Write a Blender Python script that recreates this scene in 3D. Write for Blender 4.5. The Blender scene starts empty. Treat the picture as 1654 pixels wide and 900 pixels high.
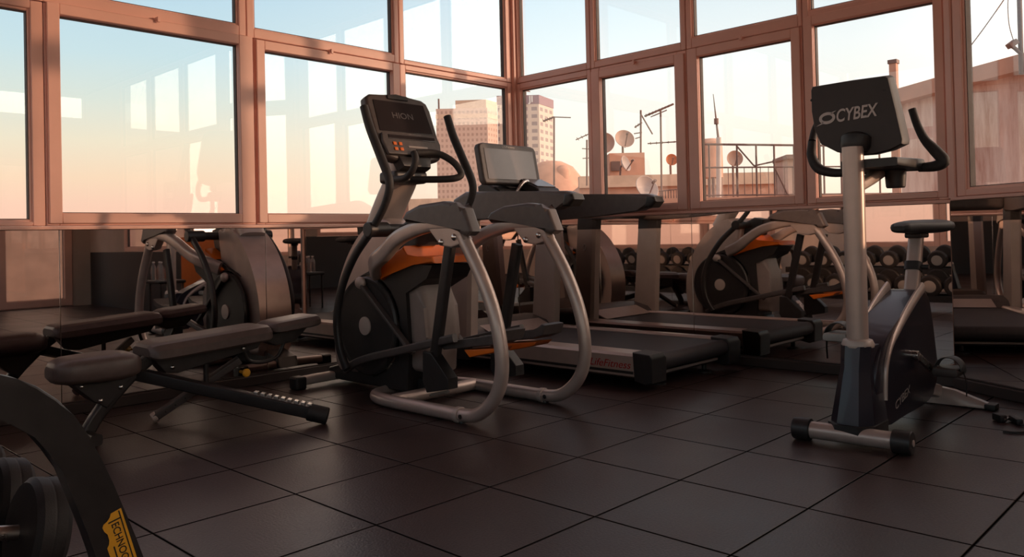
import bpy, bmesh, math, random
from mathutils import Vector, Matrix
random.seed(7)
SC = bpy.context.scene
COL = SC.collection
PI = math.pi

# ------------------------------------------------------------------ camera
CAM = Vector((-1.03625, -0.6678, 0.9001))
FPX, PPX, PPY = 1308.5, 827.0, 365.12
YAW, PIT, ROL = 0.7657, 0.0125, -0.0230
CF = Vector((math.cos(PIT)*math.cos(YAW), math.cos(PIT)*math.sin(YAW), math.sin(PIT)))
_r = Vector((math.sin(YAW), -math.cos(YAW), 0)); _u = _r.cross(CF)
CR = math.cos(ROL)*_r + math.sin(ROL)*_u
CU = math.cos(ROL)*_u - math.sin(ROL)*_r

def ray(x, y):
    return CF + CR*((x-PPX)/FPX) - CU*((y-PPY)/FPX)
def onX(X, *pts):
    o = []
    for x, y in pts:
        d = ray(x, y); o.append(CAM + d*((X-CAM.x)/d.x))
    return o
def onY(Y, *pts):
    o = []
    for x, y in pts:
        d = ray(x, y); o.append(CAM + d*((Y-CAM.y)/d.y))
    return o
def onZ(Z, *pts):
    o = []
    for x, y in pts:
        d = ray(x, y); o.append(CAM + d*((Z-CAM.z)/d.z))
    return o
def dep(D, *pts):
    return [CAM + ray(x, y)*D for x, y in pts]

cam = bpy.data.cameras.new('camera'); co = bpy.data.objects.new('camera', cam); COL.objects.link(co)
co.matrix_world = Matrix(((CR.x, CU.x, -CF.x, CAM.x), (CR.y, CU.y, -CF.y, CAM.y), (CR.z, CU.z, -CF.z, CAM.z), (0, 0, 0, 1)))
cam.sensor_width = 36.0; cam.lens = FPX/1654*36; cam.shift_y = -(450-PPY)/1654; cam.shift_x = 0
cam.clip_start = 0.05; cam.clip_end = 2000
SC.camera = co

# ------------------------------------------------------------------ materials
def nodes(name):
    m = bpy.data.materials.new(name); m.use_nodes = True
    nt = m.node_tree; b = nt.nodes['Principled BSDF']
    return m, nt, b
def mat(name, col, rough=0.5, metal=0.0, var=0.0, scale=20.0, bump=0.0, spec=0.5, coat=0.0):
    """principled with a noise that varies tone, roughness and (optionally) the surface"""
    m, nt, b = nodes(name)
    b.inputs['Base Color'].default_value = (*col, 1)
    b.inputs['Roughness'].default_value = rough
    b.inputs['Metallic'].default_value = metal
    b.inputs['Specular IOR Level'].default_value = spec
    b.inputs['Coat Weight'].default_value = coat
    tc = nt.nodes.new('ShaderNodeTexCoord')
    n = nt.nodes.new('ShaderNodeTexNoise'); n.inputs['Scale'].default_value = scale; n.inputs['Detail'].default_value = 4
    nt.links.new(tc.outputs['Object'], n.inputs['Vector'])
    if var:
        r = nt.nodes.new('ShaderNodeValToRGB')
        r.color_ramp.elements[0].position = 0.3; r.color_ramp.elements[1].position = 0.7
        r.color_ramp.elements[0].color = (*[c*(1-var) for c in col], 1)
        r.color_ramp.elements[1].color = (*[min(1, c*(1+var)) for c in col], 1)
        nt.links.new(n.outputs['Fac'], r.inputs['Fac']); nt.links.new(r.outputs['Color'], b.inputs['Base Color'])
    mr = nt.nodes.new('ShaderNodeMapRange')
    mr.inputs['To Min'].default_value = max(0.02, rough-0.06); mr.inputs['To Max'].default_value = min(1, rough+0.06)
    nt.links.new(n.outputs['Fac'], mr.inputs['Value']); nt.links.new(mr.outputs['Result'], b.inputs['Roughness'])
    if bump:
        n2 = nt.nodes.new('ShaderNodeTexNoise'); n2.inputs['Scale'].default_value = scale*8
        nt.links.new(tc.outputs['Object'], n2.inputs['Vector'])
        bp = nt.nodes.new('ShaderNodeBump'); bp.inputs['Strength'].default_value = bump; bp.inputs['Distance'].default_value = 0.002
        nt.links.new(n2.outputs['Fac'], bp.inputs['Height']); nt.links.new(bp.outputs['Normal'], b.inputs['Normal'])
    return m
def emis(name, col, s):
    m, nt, b = nodes(name)
    b.inputs['Base Color'].default_value = (0.02, 0.02, 0.02, 1)
    b.inputs['Emission Color'].default_value = (*col, 1); b.inputs['Emission Strength'].default_value = s
    return m

M = {}
M['silver'] = mat('silver_paint', (0.54, 0.43, 0.385), 0.34, 0.4, 0.06, 14)
M['silver2'] = mat('satin_silver', (0.52, 0.42, 0.375), 0.42, 0.2, 0.05, 10)
M['black'] = mat('black_plastic', (0.022, 0.019, 0.019), 0.42, 0, 0.2, 30, 0.08)
M['dark'] = mat('dark_grey_plastic', (0.075, 0.060, 0.057), 0.45, 0, 0.15, 30, 0.08)
M['armgrey'] = mat('warm_grey_plastic', (0.125, 0.10, 0.094), 0.42, 0, 0.12, 25, 0.06)
M['midgrey'] = mat('mid_grey_plastic', (0.27, 0.21, 0.19), 0.42, 0, 0.08, 12)
M['consoleblack'] = mat('soft_black_plastic', (0.034, 0.026, 0.025), 0.5, 0, 0.12, 25, 0.08)
M['grip'] = mat('black_rubber_grip', (0.03, 0.027, 0.027), 0.62, 0, 0.2, 60, 0.2)
M['blackmetal'] = mat('black_powder_coat', (0.018, 0.014, 0.014), 0.4, 0.0, 0.2, 30, 0.05)
M['orange'] = mat('orange_plastic', (0.82, 0.17, 0.012), 0.42, 0, 0.06, 12)
M['screen'] = mat('dark_screen_glass', (0.03, 0.026, 0.028), 0.12, 0, 0.1, 5)
M['greyscreen'] = mat('grey_screen_glass', (0.14, 0.12, 0.125), 0.22, 0, 0.1, 5)
M['chrome'] = mat('chrome', (0.7, 0.66, 0.62), 0.18, 1.0, 0, 10)
M['vinyl'] = mat('grey_brown_vinyl', (0.105, 0.073, 0.066), 0.42, 0, 0.12, 25, 0.12)
M['navy'] = mat('navy_metallic_plastic', (0.020, 0.017, 0.028), 0.3, 0.25, 0.1, 12, 0, 0.5, 0.2)
M['belt'] = mat('running_belt', (0.04, 0.036, 0.04), 0.6, 0, 0.15, 40, 0.15)
M['frame'] = mat('sunset_tinted_window_frame', (0.86, 0.50, 0.41), 0.36, 0, 0.07, 3)  # warm sunset light is put into the base colour of the frames
M['gasket'] = mat('window_gasket', (0.05, 0.035, 0.03), 0.6)
M['wallpaint'] = mat('wall_paint', (0.55, 0.42, 0.36), 0.7, 0, 0.06, 4)
M['darkpanel'] = mat('dark_wall_panel', (0.035, 0.032, 0.036), 0.55, 0, 0.1, 4)
M['ceil'] = mat('ceiling_paint', (0.72, 0.64, 0.58), 0.8, 0, 0.03, 3)
M['base'] = mat('dark_baseboard', (0.05, 0.036, 0.032), 0.4, 0, 0.1, 8)
M['white'] = mat('white_print', (0.75, 0.72, 0.7), 0.5)
M['greyprint'] = mat('grey_print', (0.34, 0.30, 0.285), 0.45)
M['lightprint'] = mat('light_print', (0.62, 0.55, 0.52), 0.4)
M['dimprint'] = mat('dim_print', (0.12, 0.11, 0.11), 0.4)
M['red'] = mat('red_print', (0.45, 0.012, 0.012), 0.5)
M['yellow'] = mat('yellow_label', (0.78, 0.36, 0.02), 0.5, 0, 0.08, 30)
M['inkblack'] = mat('black_print', (0.012, 0.01, 0.01), 0.5)
M['rubber'] = mat('dumbbell_rubber', (0.02, 0.016, 0.016), 0.6, 0, 0.25, 40, 0.2)
M['steel'] = mat('brushed_steel', (0.62, 0.57, 0.53), 0.28, 1.0, 0.05, 30)
M['pedal'] = mat('grey_pedal', (0.38, 0.36, 0.34), 0.5, 0, 0.1, 40)

def glass_mat():
    m = bpy.data.materials.new('window_glass'); m.use_nodes = True
    nt = m.node_tree; nt.nodes.clear()
    o = nt.nodes.new('ShaderNodeOutputMaterial'); mx = nt.nodes.new('ShaderNodeMixShader')
    t = nt.nodes.new('ShaderNodeBsdfTransparent'); g = nt.nodes.new('ShaderNodeBsdfGlossy')
    t.inputs['Color'].default_value = (0.97, 0.985, 0.98, 1)
    g.inputs['Roughness'].default_value = 0.0; g.inputs['Color'].default_value = (1, 1, 1, 1)
    f = nt.nodes.new('ShaderNodeLayerWeight'); f.inputs['Blend'].default_value = 0.5
    pw = nt.nodes.new('ShaderNodeMath'); pw.operation = 'POWER'; pw.inputs[1].default_value = 4.0
    ma = nt.nodes.new('ShaderNodeMath'); ma.operation = 'MULTIPLY_ADD'; ma.inputs[1].default_value = 0.95; ma.inputs[2].default_value = 0.05
    nt.links.new(f.outputs['Facing'], pw.inputs[0]); nt.links.new(pw.outputs[0], ma.inputs[0])
    tc = nt.nodes.new('ShaderNodeTexCoord'); n = nt.nodes.new('ShaderNodeTexNoise'); n.inputs['Scale'].default_value = 1.2
    bp = nt.nodes.new('ShaderNodeBump'); bp.inputs['Strength'].default_value = 0.02; bp.inputs['Distance'].default_value = 0.01
    nt.links.new(tc.outputs['Object'], n.inputs['Vector']); nt.links.new(n.outputs['Fac'], bp.inputs['Height'])
    nt.links.new(bp.outputs['Normal'], g.inputs['Normal'])
    nt.links.new(ma.outputs[0], mx.inputs['Fac']); nt.links.new(t.outputs['BSDF'], mx.inputs[1]); nt.links.new(g.outputs['BSDF'], mx.inputs[2])
    nt.links.new(mx.outputs['Shader'], o.inputs['Surface'])
    return m
M['glass'] = glass_mat()
def mirror_mat():
    m, nt, b = nodes('mirror_silver')
    b.inputs['Base Color'].default_value = (0.80, 0.71, 0.66, 1); b.inputs['Metallic'].default_value = 1
    b.inputs['Roughness'].default_value = 0.015
    tc = nt.nodes.new('ShaderNodeTexCoord'); n = nt.nodes.new('ShaderNodeTexNoise'); n.inputs['Scale'].default_value = 2.5
    r = nt.nodes.new('ShaderNodeMapRange'); r.inputs['To Min'].default_value = 0.0; r.inputs['To Max'].default_value = 0.03
    nt.links.new(tc.outputs['Object'], n.inputs['Vector']); nt.links.new(n.outputs['Fac'], r.inputs['Value']); nt.links.new(r.outputs['Result'], b.inputs['Roughness'])
    return m
M['mirror'] = mirror_mat()

def math_node(nt, op, a, bb=None):
    n = nt.nodes.new('ShaderNodeMath'); n.operation = op
    for i, v in enumerate((a, bb)):
        if v is None: continue
        if isinstance(v, (int, float)): n.inputs[i].default_value = v
        else: nt.links.new(v, n.inputs[i])
    return n.outputs[0]
def floor_mat():
    m, nt, b = nodes('rubber_floor_tiles')
    tc = nt.nodes.new('ShaderNodeTexCoord'); sp = nt.nodes.new('ShaderNodeSeparateXYZ')
    nt.links.new(tc.outputs['Object'], sp.inputs[0])
    sx, sy = 0.5, 0.4772
    u = math_node(nt, 'DIVIDE', sp.outputs['X'], sx); v = math_node(nt, 'DIVIDE', sp.outputs['Y'], sy)
    def seam(w, size):
        fr = math_node(nt, 'FRACT', math_node(nt, 'ADD', w, 100.5))
        return math_node(nt, 'MULTIPLY', math_node(nt, 'ABSOLUTE', math_node(nt, 'SUBTRACT', fr, 0.5)), size)
    d = math_node(nt, 'MINIMUM', seam(u, sx), seam(v, sy))
    mr = nt.nodes.new('ShaderNodeMapRange'); mr.interpolation_type = 'SMOOTHSTEP'
    mr.inputs['From Min'].default_value = 0.0020; mr.inputs['From Max'].default_value = 0.0060
    nt.links.new(d, mr.inputs['Value'])
    # tone of each tile
    cx = nt.nodes.new('ShaderNodeCombineXYZ')
    nt.links.new(math_node(nt, 'FLOOR', u), cx.inputs[0]); nt.links.new(math_node(nt, 'FLOOR', v), cx.inputs[1])
    wn = nt.nodes.new('ShaderNodeTexWhiteNoise'); wn.noise_dimensions = '2D'; nt.links.new(cx.outputs[0], wn.inputs['Vector'])
    gr = nt.nodes.new('ShaderNodeTexNoise'); gr.inputs['Scale'].default_value = 120; gr.inputs['Detail'].default_value = 2
    nt.links.new(tc.outputs['Object'], gr.inputs['Vector'])
    pa = nt.nodes.new('ShaderNodeTexNoise'); pa.inputs['Scale'].default_value = 2.2; pa.inputs['Detail'].default_value = 5
    nt.links.new(tc.outputs['Object'], pa.inputs['Vector'])
    t = math_node(nt, 'ADD', math_node(nt, 'MULTIPLY', wn.outputs['Value'], 0.16), math_node(nt, 'MULTIPLY', pa.outputs['Fac'], 0.5))
    t = math_node(nt, 'ADD', t, math_node(nt, 'MULTIPLY', gr.outputs['Fac'], 0.95))
    r = nt.nodes.new('ShaderNodeValToRGB')
    r.color_ramp.elements[0].position = 0.35; r.color_ramp.elements[0].color = (0.011, 0.0068, 0.0068, 1)
    r.color_ramp.elements[1].position = 1.05; r.color_ramp.elements[1].color = (0.062, 0.0365, 0.034, 1)
    nt.links.new(t, r.inputs['Fac'])
    mx = nt.nodes.new('ShaderNodeMix'); mx.data_type = 'RGBA'
    mx.inputs[6].default_value = (0.003, 0.002, 0.002, 1)
    nt.links.new(mr.outputs['Result'], mx.inputs[0]); nt.links.new(r.outputs['Color'], mx.inputs[7])
    nt.links.new(mx.outputs[2], b.inputs['Base Color'])
    rr = nt.nodes.new('ShaderNodeMapRange'); rr.inputs['To Min'].default_value = 0.27; rr.inputs['To Max'].default_value = 0.46
    nt.links.new(pa.outputs['Fac'], rr.inputs['Value']); nt.links.new(rr.outputs['Result'], b.inputs['Roughness'])
    nt.links.new(math_node(nt, 'MULTIPLY', mr.outputs['Result'], 0.42), b.inputs['Specular IOR Level'])
    h = math_node(nt, 'ADD', math_node(nt, 'MULTIPLY', gr.outputs['Fac'], 0.35), mr.outputs['Result'])
    bp = nt.nodes.new('ShaderNodeBump'); bp.inputs['Strength'].default_value = 0.7; bp.inputs['Distance'].default_value = 0.004
    nt.links.new(h, bp.inputs['Height']); nt.links.new(bp.outputs['Normal'], b.inputs['Normal'])
    return m
M['floor'] = floor_mat()

# ------------------------------------------------------------------ mesh helpers
def catmull(pts, sub, closed=False):
    P = [Vector(p) for p in pts]; n = len(P); out = []
    segs = n if closed else n-1
    for i in range(segs):
        if closed: p0, p1, p2, p3 = P[(i-1) % n], P[i], P[(i+1) % n], P[(i+2) % n]
        else:
            p1, p2 = P[i], P[i+1]
            p0 = P[i-1] if i else p1*2-p2
            p3 = P[i+2] if i+2 < n else p2*2-p1
        # centripetal-ish: limit tangents by the chord length
        c = (p2-p1).length
        t1 = (p2-p0)/2; t2 = (p3-p1)/2
        if t1.length > c: t1 = t1.normalized()*c
        if t2.length > c: t2 = t2.normalized()*c
        for k in range(sub):
            t = k/sub; a = t*t; b = a*t
            out.append((2*b-3*a+1)*p1 + (b-2*a+t)*t1 + (-2*b+3*a)*p2 + (b-a)*t2)
    if not closed: out.append(P[-1])
    return out

class MB:
    def __init__(s): s.bm = bmesh.new()
    def _ring(s, pts): return [s.bm.verts.new(p) for p in pts]
    def loft(s, rings, closed=True, caps=True, loop=False):
        R = [s._ring(r) for r in rings]; n = len(R[0])
        for i in range(len(R) if loop else len(R)-1):
            a, b = R[i], R[(i+1) % len(R)]
            for k in range(n if closed else n-1):
                s.bm.faces.new((a[k], a[(k+1) % n], b[(k+1) % n], b[k]))
        if caps and not loop:
            s.bm.faces.new(R[0][::-1]); s.bm.faces.new(R[-1])
        return s
    def tube(s, pts, r, seg=14, sub=6, w=None, side=None, loop=False, square=0.0):
        """round tube; with w and side an oval or (square>0) rectangular bar: w half-width along side, r half-height"""
        P = catmull(pts, sub, loop) if sub > 1 else [Vector(p) for p in pts]
        n = len(P)
        rs = r if isinstance(r, (list, tuple)) else None
        rings = []; prev = None
        for i, p in enumerate(P):
            if loop: t = (P[(i+1) % n]-P[i-1]).normalized()
            else: t = (P[min(i+1, n-1)]-P[max(i-1, 0)]).normalized()
            if side is not None: a = Vector(side); a = (a-t*a.dot(t)).normalized()
            elif prev is None:
                a = t.orthogonal().normalized()
            else: a = (prev-t*prev.dot(t)).normalized()
            prev = a; b = t.cross(a)
            if rs:
                f = i/(n-1)*(len(rs)-1); k = min(int(f), len(rs)-2); rr = rs[k]+(rs[k+1]-rs[k])*(f-k)
            else: rr = r
            ww = rr if w is None else w
            ring = []
            for k in range(seg):
                an = 2*PI*(k+0.5)/seg; c, q = math.cos(an), math.sin(an)
                if square:
                    e = 1-square*0.86
                    c = math.copysign(abs(c)**e, c); q = math.copysign(abs(q)**e, q)
                ring.append(p + a*(ww*c) + b*(rr*q))
            rings.append(ring)
        return s.loft(rings, loop=loop)
    def bar(s, p0, p1, w, h, side=(0, 0, 1), bev=0.004):
        p0, p1 = Vector(p0), Vector(p1); t = (p1-p0).normalized(); a = Vector(side); a = (a-t*a.dot(t))
        a = a.normalized() if a.length > 1e-4 else t.orthogonal().normalized()
        b = t.cross(a)
        return s.obox((p0+p1)/2, t*((p1-p0).length/2), b*(w/2), a*(h/2), bev)
    def obox(s, c, ax, ay, az, bev=0.0, seg=2):
        c, ax, ay, az = Vector(c), Vector(ax), Vector(ay), Vector(az)
        if ax.cross(ay).dot(az) < 0: ax = -ax
        v = [s.bm.verts.new(c+ax*i+ay*j+az*k) for i in (-1, 1) for j in (-1, 1) for k in (-1, 1)]
        F = [(0, 1, 3, 2), (4, 6, 7, 5), (0, 4, 5, 1), (2, 3, 7, 6), (0, 2, 6, 4), (1, 5, 7, 3)]
        fs = [s.bm.faces.new([v[i] for i in f]) for f in F]
        if bev:
            es = list({e for f in fs for e in f.edges})
            bmesh.ops.bevel(s.bm, geom=es, offset=bev, segments=seg, profile=0.5, affect='EDGES', clamp_overlap=True)
        return s
    def box(s, x0, x1, y0, y1, z0, z1, bev=0.0, seg=2):
        return s.obox(((x0+x1)/2, (y0+y1)/2, (z0+z1)/2), (abs(x1-x0)/2, 0, 0), (0, abs(y1-y0)/2, 0), (0, 0, abs(z1-z0)/2), bev, seg)
    def prism(s, pts, thick, n=None, bev=0.0, seg=2, smooth=0, off=0.0):
        """plate of the given outline, thick along n, centred on the outline's plane (+off)"""
        P = catmull(pts, smooth, True) if smooth else [Vector(p) for p in pts]
        if n is None:
            n = Vector((0, 0, 0))
            for i in range(len(P)): n += P[i].cross(P[(i+1) % len(P)])
        n = Vector(n).normalized()
        area = Vector((0, 0, 0))
        for i in range(len(P)): area += P[i].cross(P[(i+1) % len(P)])
        if area.dot(n) < 0: P = P[::-1]
        a = s._ring([p+n*(off-thick/2) for p in P]); b = s._ring([p+n*(off+thick/2) for p in P]); k = len(P)
        f1 = s.bm.faces.new(a[::-1]); f2 = s.bm.faces.new(b)
        for i in range(k): s.bm.faces.new((a[i], a[(i+1) % k], b[(i+1) % k], b[i]))
        if bev:
            es = list(f1.edges)+list(f2.edges)
            bmesh.ops.bevel(s.bm, geom=es, offset=bev, segments=seg, profile=0.5, affect='EDGES', clamp_overlap=True)
        return s
    def lathe(s, prof, c=(0, 0, 0), axis=(0, 0, 1), seg=28):
        """prof: (radius, height along axis) from bottom to top"""
        c = Vector(c); ax = Vector(axis).normalized(); a = ax.orthogonal().normalized(); b = ax.cross(a)
        rings = [[c+ax*h+(a*math.cos(2*PI*k/seg)+b*math.sin(2*PI*k/seg))*max(r, 1e-4) for k in range(seg)] for r, h in prof]
        return s.loft(rings)
    def cyl(s, p0, p1, r0, r1=None, seg=20, bev=0.0):
        p0, p1 = Vector(p0), Vector(p1); L = (p1-p0).length; r1 = r0 if r1 is None else r1
        if bev: prof = [(r0-bev, 0), (r0-bev*.3, bev*.3), (r0, bev), (r1, L-bev), (r1-bev*.3, L-bev*.3), (r1-bev, L)]
        else: prof = [(r0, 0), (r1, L)]
        return s.lathe(prof, p0, p1-p0, seg)
    def ball(s, c, r, sc=(1, 1, 1)):
        res = bmesh.ops.create_icosphere(s.bm, subdivisions=3, radius=r)
        for v in res['verts']: v.co = Vector((v.co.x*sc[0], v.co.y*sc[1], v.co.z*sc[2]))+Vector(c)
        return s
    def text(s, body, origin, right, up, size, depth=0.001, shear=0.0, width=None, bold=0.0):
        """flat raised lettering: origin = lower left corner of the line"""
        cu = bpy.data.curves.new('lettering', 'FONT'); cu.body = body; cu.size = 1.0; cu.extrude = 0.02; cu.shear = shear; cu.offset = bold
        o = bpy.data.objects.new('lettering', cu); COL.objects.link(o)
        dg = bpy.context.evaluated_depsgraph_get(); me = bpy.data.meshes.new_from_object(o.evaluated_get(dg))
        bpy.data.objects.remove(o); bpy.data.curves.remove(cu)
        right, up = Vector(right).normalized(), Vector(up).normalized(); nn = right.cross(up)
        xs = [v.co.x for v in me.vertices]; x0 = min(xs); L = max(xs)-x0
        kx = width/L if width else size
        vs = [s.bm.verts.new(Vector(origin)+right*((v.co.x-x0)*kx)+up*(v.co.y*size)+nn*((v.co.z+0.02)/0.04*depth)) for v in me.vertices]
        for p in me.polygons:
            try: s.bm.faces.new([vs[i] for i in p.vertices])
            except ValueError: pass
        bpy.data.meshes.remove(me)
        return s
    def build(s, name, m, parent=None, angle=38):
        off = Vector((0, 0, 0)); q = parent
        while q is not None: off += q.location; q = q.parent
        if off.length: bmesh.ops.translate(s.bm, verts=s.bm.verts[:], vec=-off)
        bmesh.ops.recalc_face_normals(s.bm, faces=s.bm.faces[:])
        lim = math.radians(angle)
        for f in s.bm.faces: f.smooth = True
        for e in s.bm.edges:
            if len(e.link_faces) == 2 and e.calc_face_angle(0) > lim: e.smooth = False
        me = bpy.data.meshes.new(name); s.bm.to_mesh(me); s.bm.free()
        if m: me.materials.append(M[m] if isinstance(m, str) else m)
        o = bpy.data.objects.new(name, me); COL.objects.link(o)
        wn = o.modifiers.new('weighted_normals', 'WEIGHTED_NORMAL'); wn.keep_sharp = True; wn.weight = 80
        if parent is not None: o.parent = parent
        return o

def tag(o, label=None, cat=None, group=None, kind=None):
    if label: o['label'] = label
    if cat: o['category'] = cat
    if group: o['group'] = group
    if kind: o['kind'] = kind
    return o
def thing(name, label, cat, loc=(0, 0, 0), group=None):
    o = bpy.data.objects.new(name, None); COL.objects.link(o); o.location = loc
    o.empty_display_size = 0.1
    return tag(o, label, cat, group)
def struct(name, mb, m): return tag(mb.build(name, m), kind='structure')
def dup(root, loc, label=None, group=None, rot=None):
    r = root.copy(); COL.objects.link(r); r.location = loc
    if rot is not None: r.rotation_euler = rot
    if label: r['label'] = label
    if group: r['group'] = group
    for ch in list(root.children):
        c = ch.copy(); COL.objects.link(c); c.parent = r
        for g in ch.children:
            d = g.copy(); COL.objects.link(d); d.parent = c
    return r
GLOW, SKY, SUNE, EXPO = 2.6, 1.3, 1.5, 0.0
# ================================================================== the room
LY, RX = 4.06, 3.95                      # inner faces of the left (y) and right (x) window walls
B0 = Vector((3.92, 0.703, 0)); BD = Vector((-0.515, -0.857, 0)); BL = 0.95
B1 = B0+BD*BL                            # the bay wall ends here and the next wall runs on toward -y
SX, NY, WX, H = B1.x, -4.5, -3.2, 3.3    # side wall x, rear wall y, end wall x, ceiling height
poly = [(WX, LY), (RX, LY), (RX, B0.y), (B1.x, B1.y), (SX, NY), (WX, NY)]
def slab(z0, z1, grow=0.0):
    mb = MB(); cx = sum(p[0] for p in poly)/6; cy = sum(p[1] for p in poly)/6
    pts = [Vector((x+(grow if x > cx else -grow), y+(grow if y > cy else -grow), (z0+z1)/2)) for x, y in poly]
    return mb.prism(pts, z1-z0, (0, 0, 1))
struct('floor', slab(-0.15, 0.0, 0.2), 'floor')
struct('ceiling', slab(H, H+0.15, 0.2), 'ceil')

class Wall:
    """a run of wall: s metres along d from P, out = outward normal"""
    def __init__(w, P, d, out): w.P, w.d, w.o = Vector(P), Vector(d).normalized(), Vector(out).normalized()
    def p(w, s, z, t=0.0): return w.P+w.d*s+w.o*t+Vector((0, 0, z))
    def box(w, mb, s0, s1, z0, z1, t0, t1, bev=0.0):
        return mb.obox(w.p((s0+s1)/2, (z0+z1)/2, (t0+t1)/2), w.d*((s1-s0)/2), w.o*((t1-t0)/2), Vector((0, 0, (z1-z0)/2)), bev, 1)
    def ring(w, mb, s0, s1, z0, z1, a0, a1, b0, b1, t0, t1, bev=0.004):
        w.box(mb, s0, a0, z0, z1, t0, t1, bev); w.box(mb, a1, s1, z0, z1, t0, t1, bev)
        w.box(mb, a0-.001, a1+.001, z0, b0, t0, t1, bev); w.box(mb, a0-.001, a1+.001, b1, z1, t0, t1, bev)
WN = [0]
def window(w, s0, s1, z0, z1, a0, a1, b0, b1, sash=False, latch=None):
    """frame ring s0..s1 x z0..z1 round the pane a0..a1 x b0..b1; sash = an opening sash standing proud"""
    WN[0] += 1
    r = bpy.data.objects.new('window_%d' % WN[0], None); COL.objects.link(r)
    r.location = w.p((s0+s1)/2, z0, 0.03); r['kind'] = 'structure'; r.empty_display_size = 0.1
    f = MB(); g = 0.0025
    w.ring(f, s0+g, s1-g, z0+g, z1-g, a0-0.012, a1+0.012, b0-0.012, b1+0.012, 0.0, 0.075)
    w.ring(f, a0-0.03, a1+0.03, b0-0.03, b1+0.03, a0, a1, b0, b1, 0.012 if not sash else -0.004, 0.06, 0.005)
    if sash: w.ring(f, s0+0.012, s1-0.012, z0+0.014, b1+0.062, a0-0.002, a1+0.002, b0-0.002, b1+0.002, -0.018, 0.0, 0.004)
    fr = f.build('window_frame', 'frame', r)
    k = MB(); w.ring(k, a0-0.002, a1+0.002, b0-0.002, b1+0.002, a0+0.004, a1-0.004, b0+0.004, b1-0.004, 0.02, 0.055, 0)
    k.build('gasket', 'gasket', r)
    p = MB(); w.box(p, a0+0.002, a1-0.002, b0+0.002, b1-0.002, 0.034, 0.040); p.build('pane', 'glass', r)
    if latch:
        q = MB(); c = w.p(latch, b1+0.066, -0.02)
        q.cyl(w.p(latch, b1+0.066, 0.0), w.p(latch, b1+0.066, -0.034), 0.012, 0.010, 14, 0.002)
        q.obox(w.p(latch+0.006, b1+0.062, -0.036), w.d*0.009, w.o*0.006, Vector((0, 0, 0.016)), 0.003)
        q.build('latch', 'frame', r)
    return r
ZT = 3.22
WL = Wall((0, LY, 0), (1, 0, 0), (0, 1, 0))
WR = Wall((RX, 0, 0), (0, -1, 0), (1, 0, 0))          # s = -y
WB = Wall(B0, BD, (0.857, -0.515, 0))
WS = Wall((SX, B1.y, 0), (0, -1, 0), (1, 0, 0))
WN_ = Wall((SX, NY, 0), (-1, 0, 0), (0, -1, 0))
WW = Wall((WX, NY, 0), (0, 1, 0), (-1, 0, 0))
# left window wall: lower sashes, upper lights
KS = (LY-CAM.y)/(4.16-CAM.y)
kx = lambda v: CAM.x+(v-CAM.x)*KS
kz = lambda v: CAM.z+(v-CAM.z)*KS
ZL, ZM = kz(1.01), kz(2.225)
def wl(s0, s1, z0, z1, a0, a1, b0, b1, sash=False, latch=None):
    e = RX if s1 > 4.0 else kx(s1); s_ = WX if s0 < -3.1 else kx(s0)
    window(WL, s_, e, z0, z1, kx(a0), kx(a1), kz(b0), b1 if b1 > 3 else kz(b1), sash, kx(latch) if latch else None)
wl(-3.2, -2.12, ZL, ZM, -3.1, -2.2, 1.05, 2.165)
wl(-2.12, -0.88, ZL, ZM, -2.03, -0.96, 1.083, 2.165, True)
wl(-0.88, 0.37, ZL, ZM, -0.79, 0.295, 1.048, 2.165)
wl(0.37, 1.60, ZL, ZM, 0.449, 1.49, 1.083, 2.165, True, 0.97)
wl(1.60, 2.80, ZL, ZM, 1.675, 2.72, 1.083, 2.155, True, 2.17)
wl(2.80, 4.05, ZL, ZM, 2.868, 3.958, 1.06, 2.172)
for s0, s1, a0, a1, b0 in ((-3.2, -2.08, -3.1, -2.14, 2.3), (-2.08, -0.83, -2.02, -0.89, 2.3), (-0.83, 0.32, -0.77, 0.26, 2.3), (0.32, 1.555, 0.385, 1.491, 2.305), (1.555, 2.80, 1.62, 2.742, 2.298), (2.80, 4.05, 2.858, 3.951, 2.265)):
    wl(s0, s1, ZM, ZT, a0, a1, b0, ZT-0.07)
# right window wall
KR = (RX-CAM.x)/(4.03-CAM.x)
ks = lambda v: -(CAM.y+(-v-CAM.y)*KR)
kr = lambda v: CAM.z+(v-CAM.z)*KR
ZR, S1 = kr(1.05), ks(-0.725)
def wr(s0, s1, z0, z1, a0, a1, b0, b1, sash=False, latch=None):
    window(WR, -LY if s0 < -4 else ks(s0), ks(s1), z0, z1, ks(a0), ks(a1), kr(b0), b1 if b1 > 3 else kr(b1), sash, ks(latch) if latch else None)
wr(-4.16, -3.30, ZR, kr(2.21), -4.058, -3.352, 1.09, 2.15)
wr(-3.30, -2.43, ZR, kr(2.21), -3.204, -2.525, 1.112, 2.122, True, -2.87)
wr(-2.43, -1.57, ZR, kr(2.21), -2.334, -1.645, 1.118, 2.142, True, -1.99)
wr(-1.57, -0.725, ZR, kr(2.24), -1.498, -0.792, 1.10, 2.20, True)
for s0, s1, a0, a1, b0, z in ((-4.16, -3.30, -4.075, -3.354, 2.268, 2.21), (-3.30, -2.43, -3.248, -2.485, 2.272, 2.21), (-2.43, -1.57, -2.372, -1.611, 2.297, 2.21), (-1.57, -0.725, -1.516, -0.77, 2.308, 2.24)):
    wr(s0, s1, kr(z), ZT, a0, a1, b0, ZT-0.07)
# bay wall
window(WB, 0.05, BL, 1.06, 2.45, 0.125, 0.86, 1.11, 2.36)
window(WB, 0.05, BL, 2.45, ZT, 0.125, 0.86, 2.52, ZT-0.07)
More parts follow.
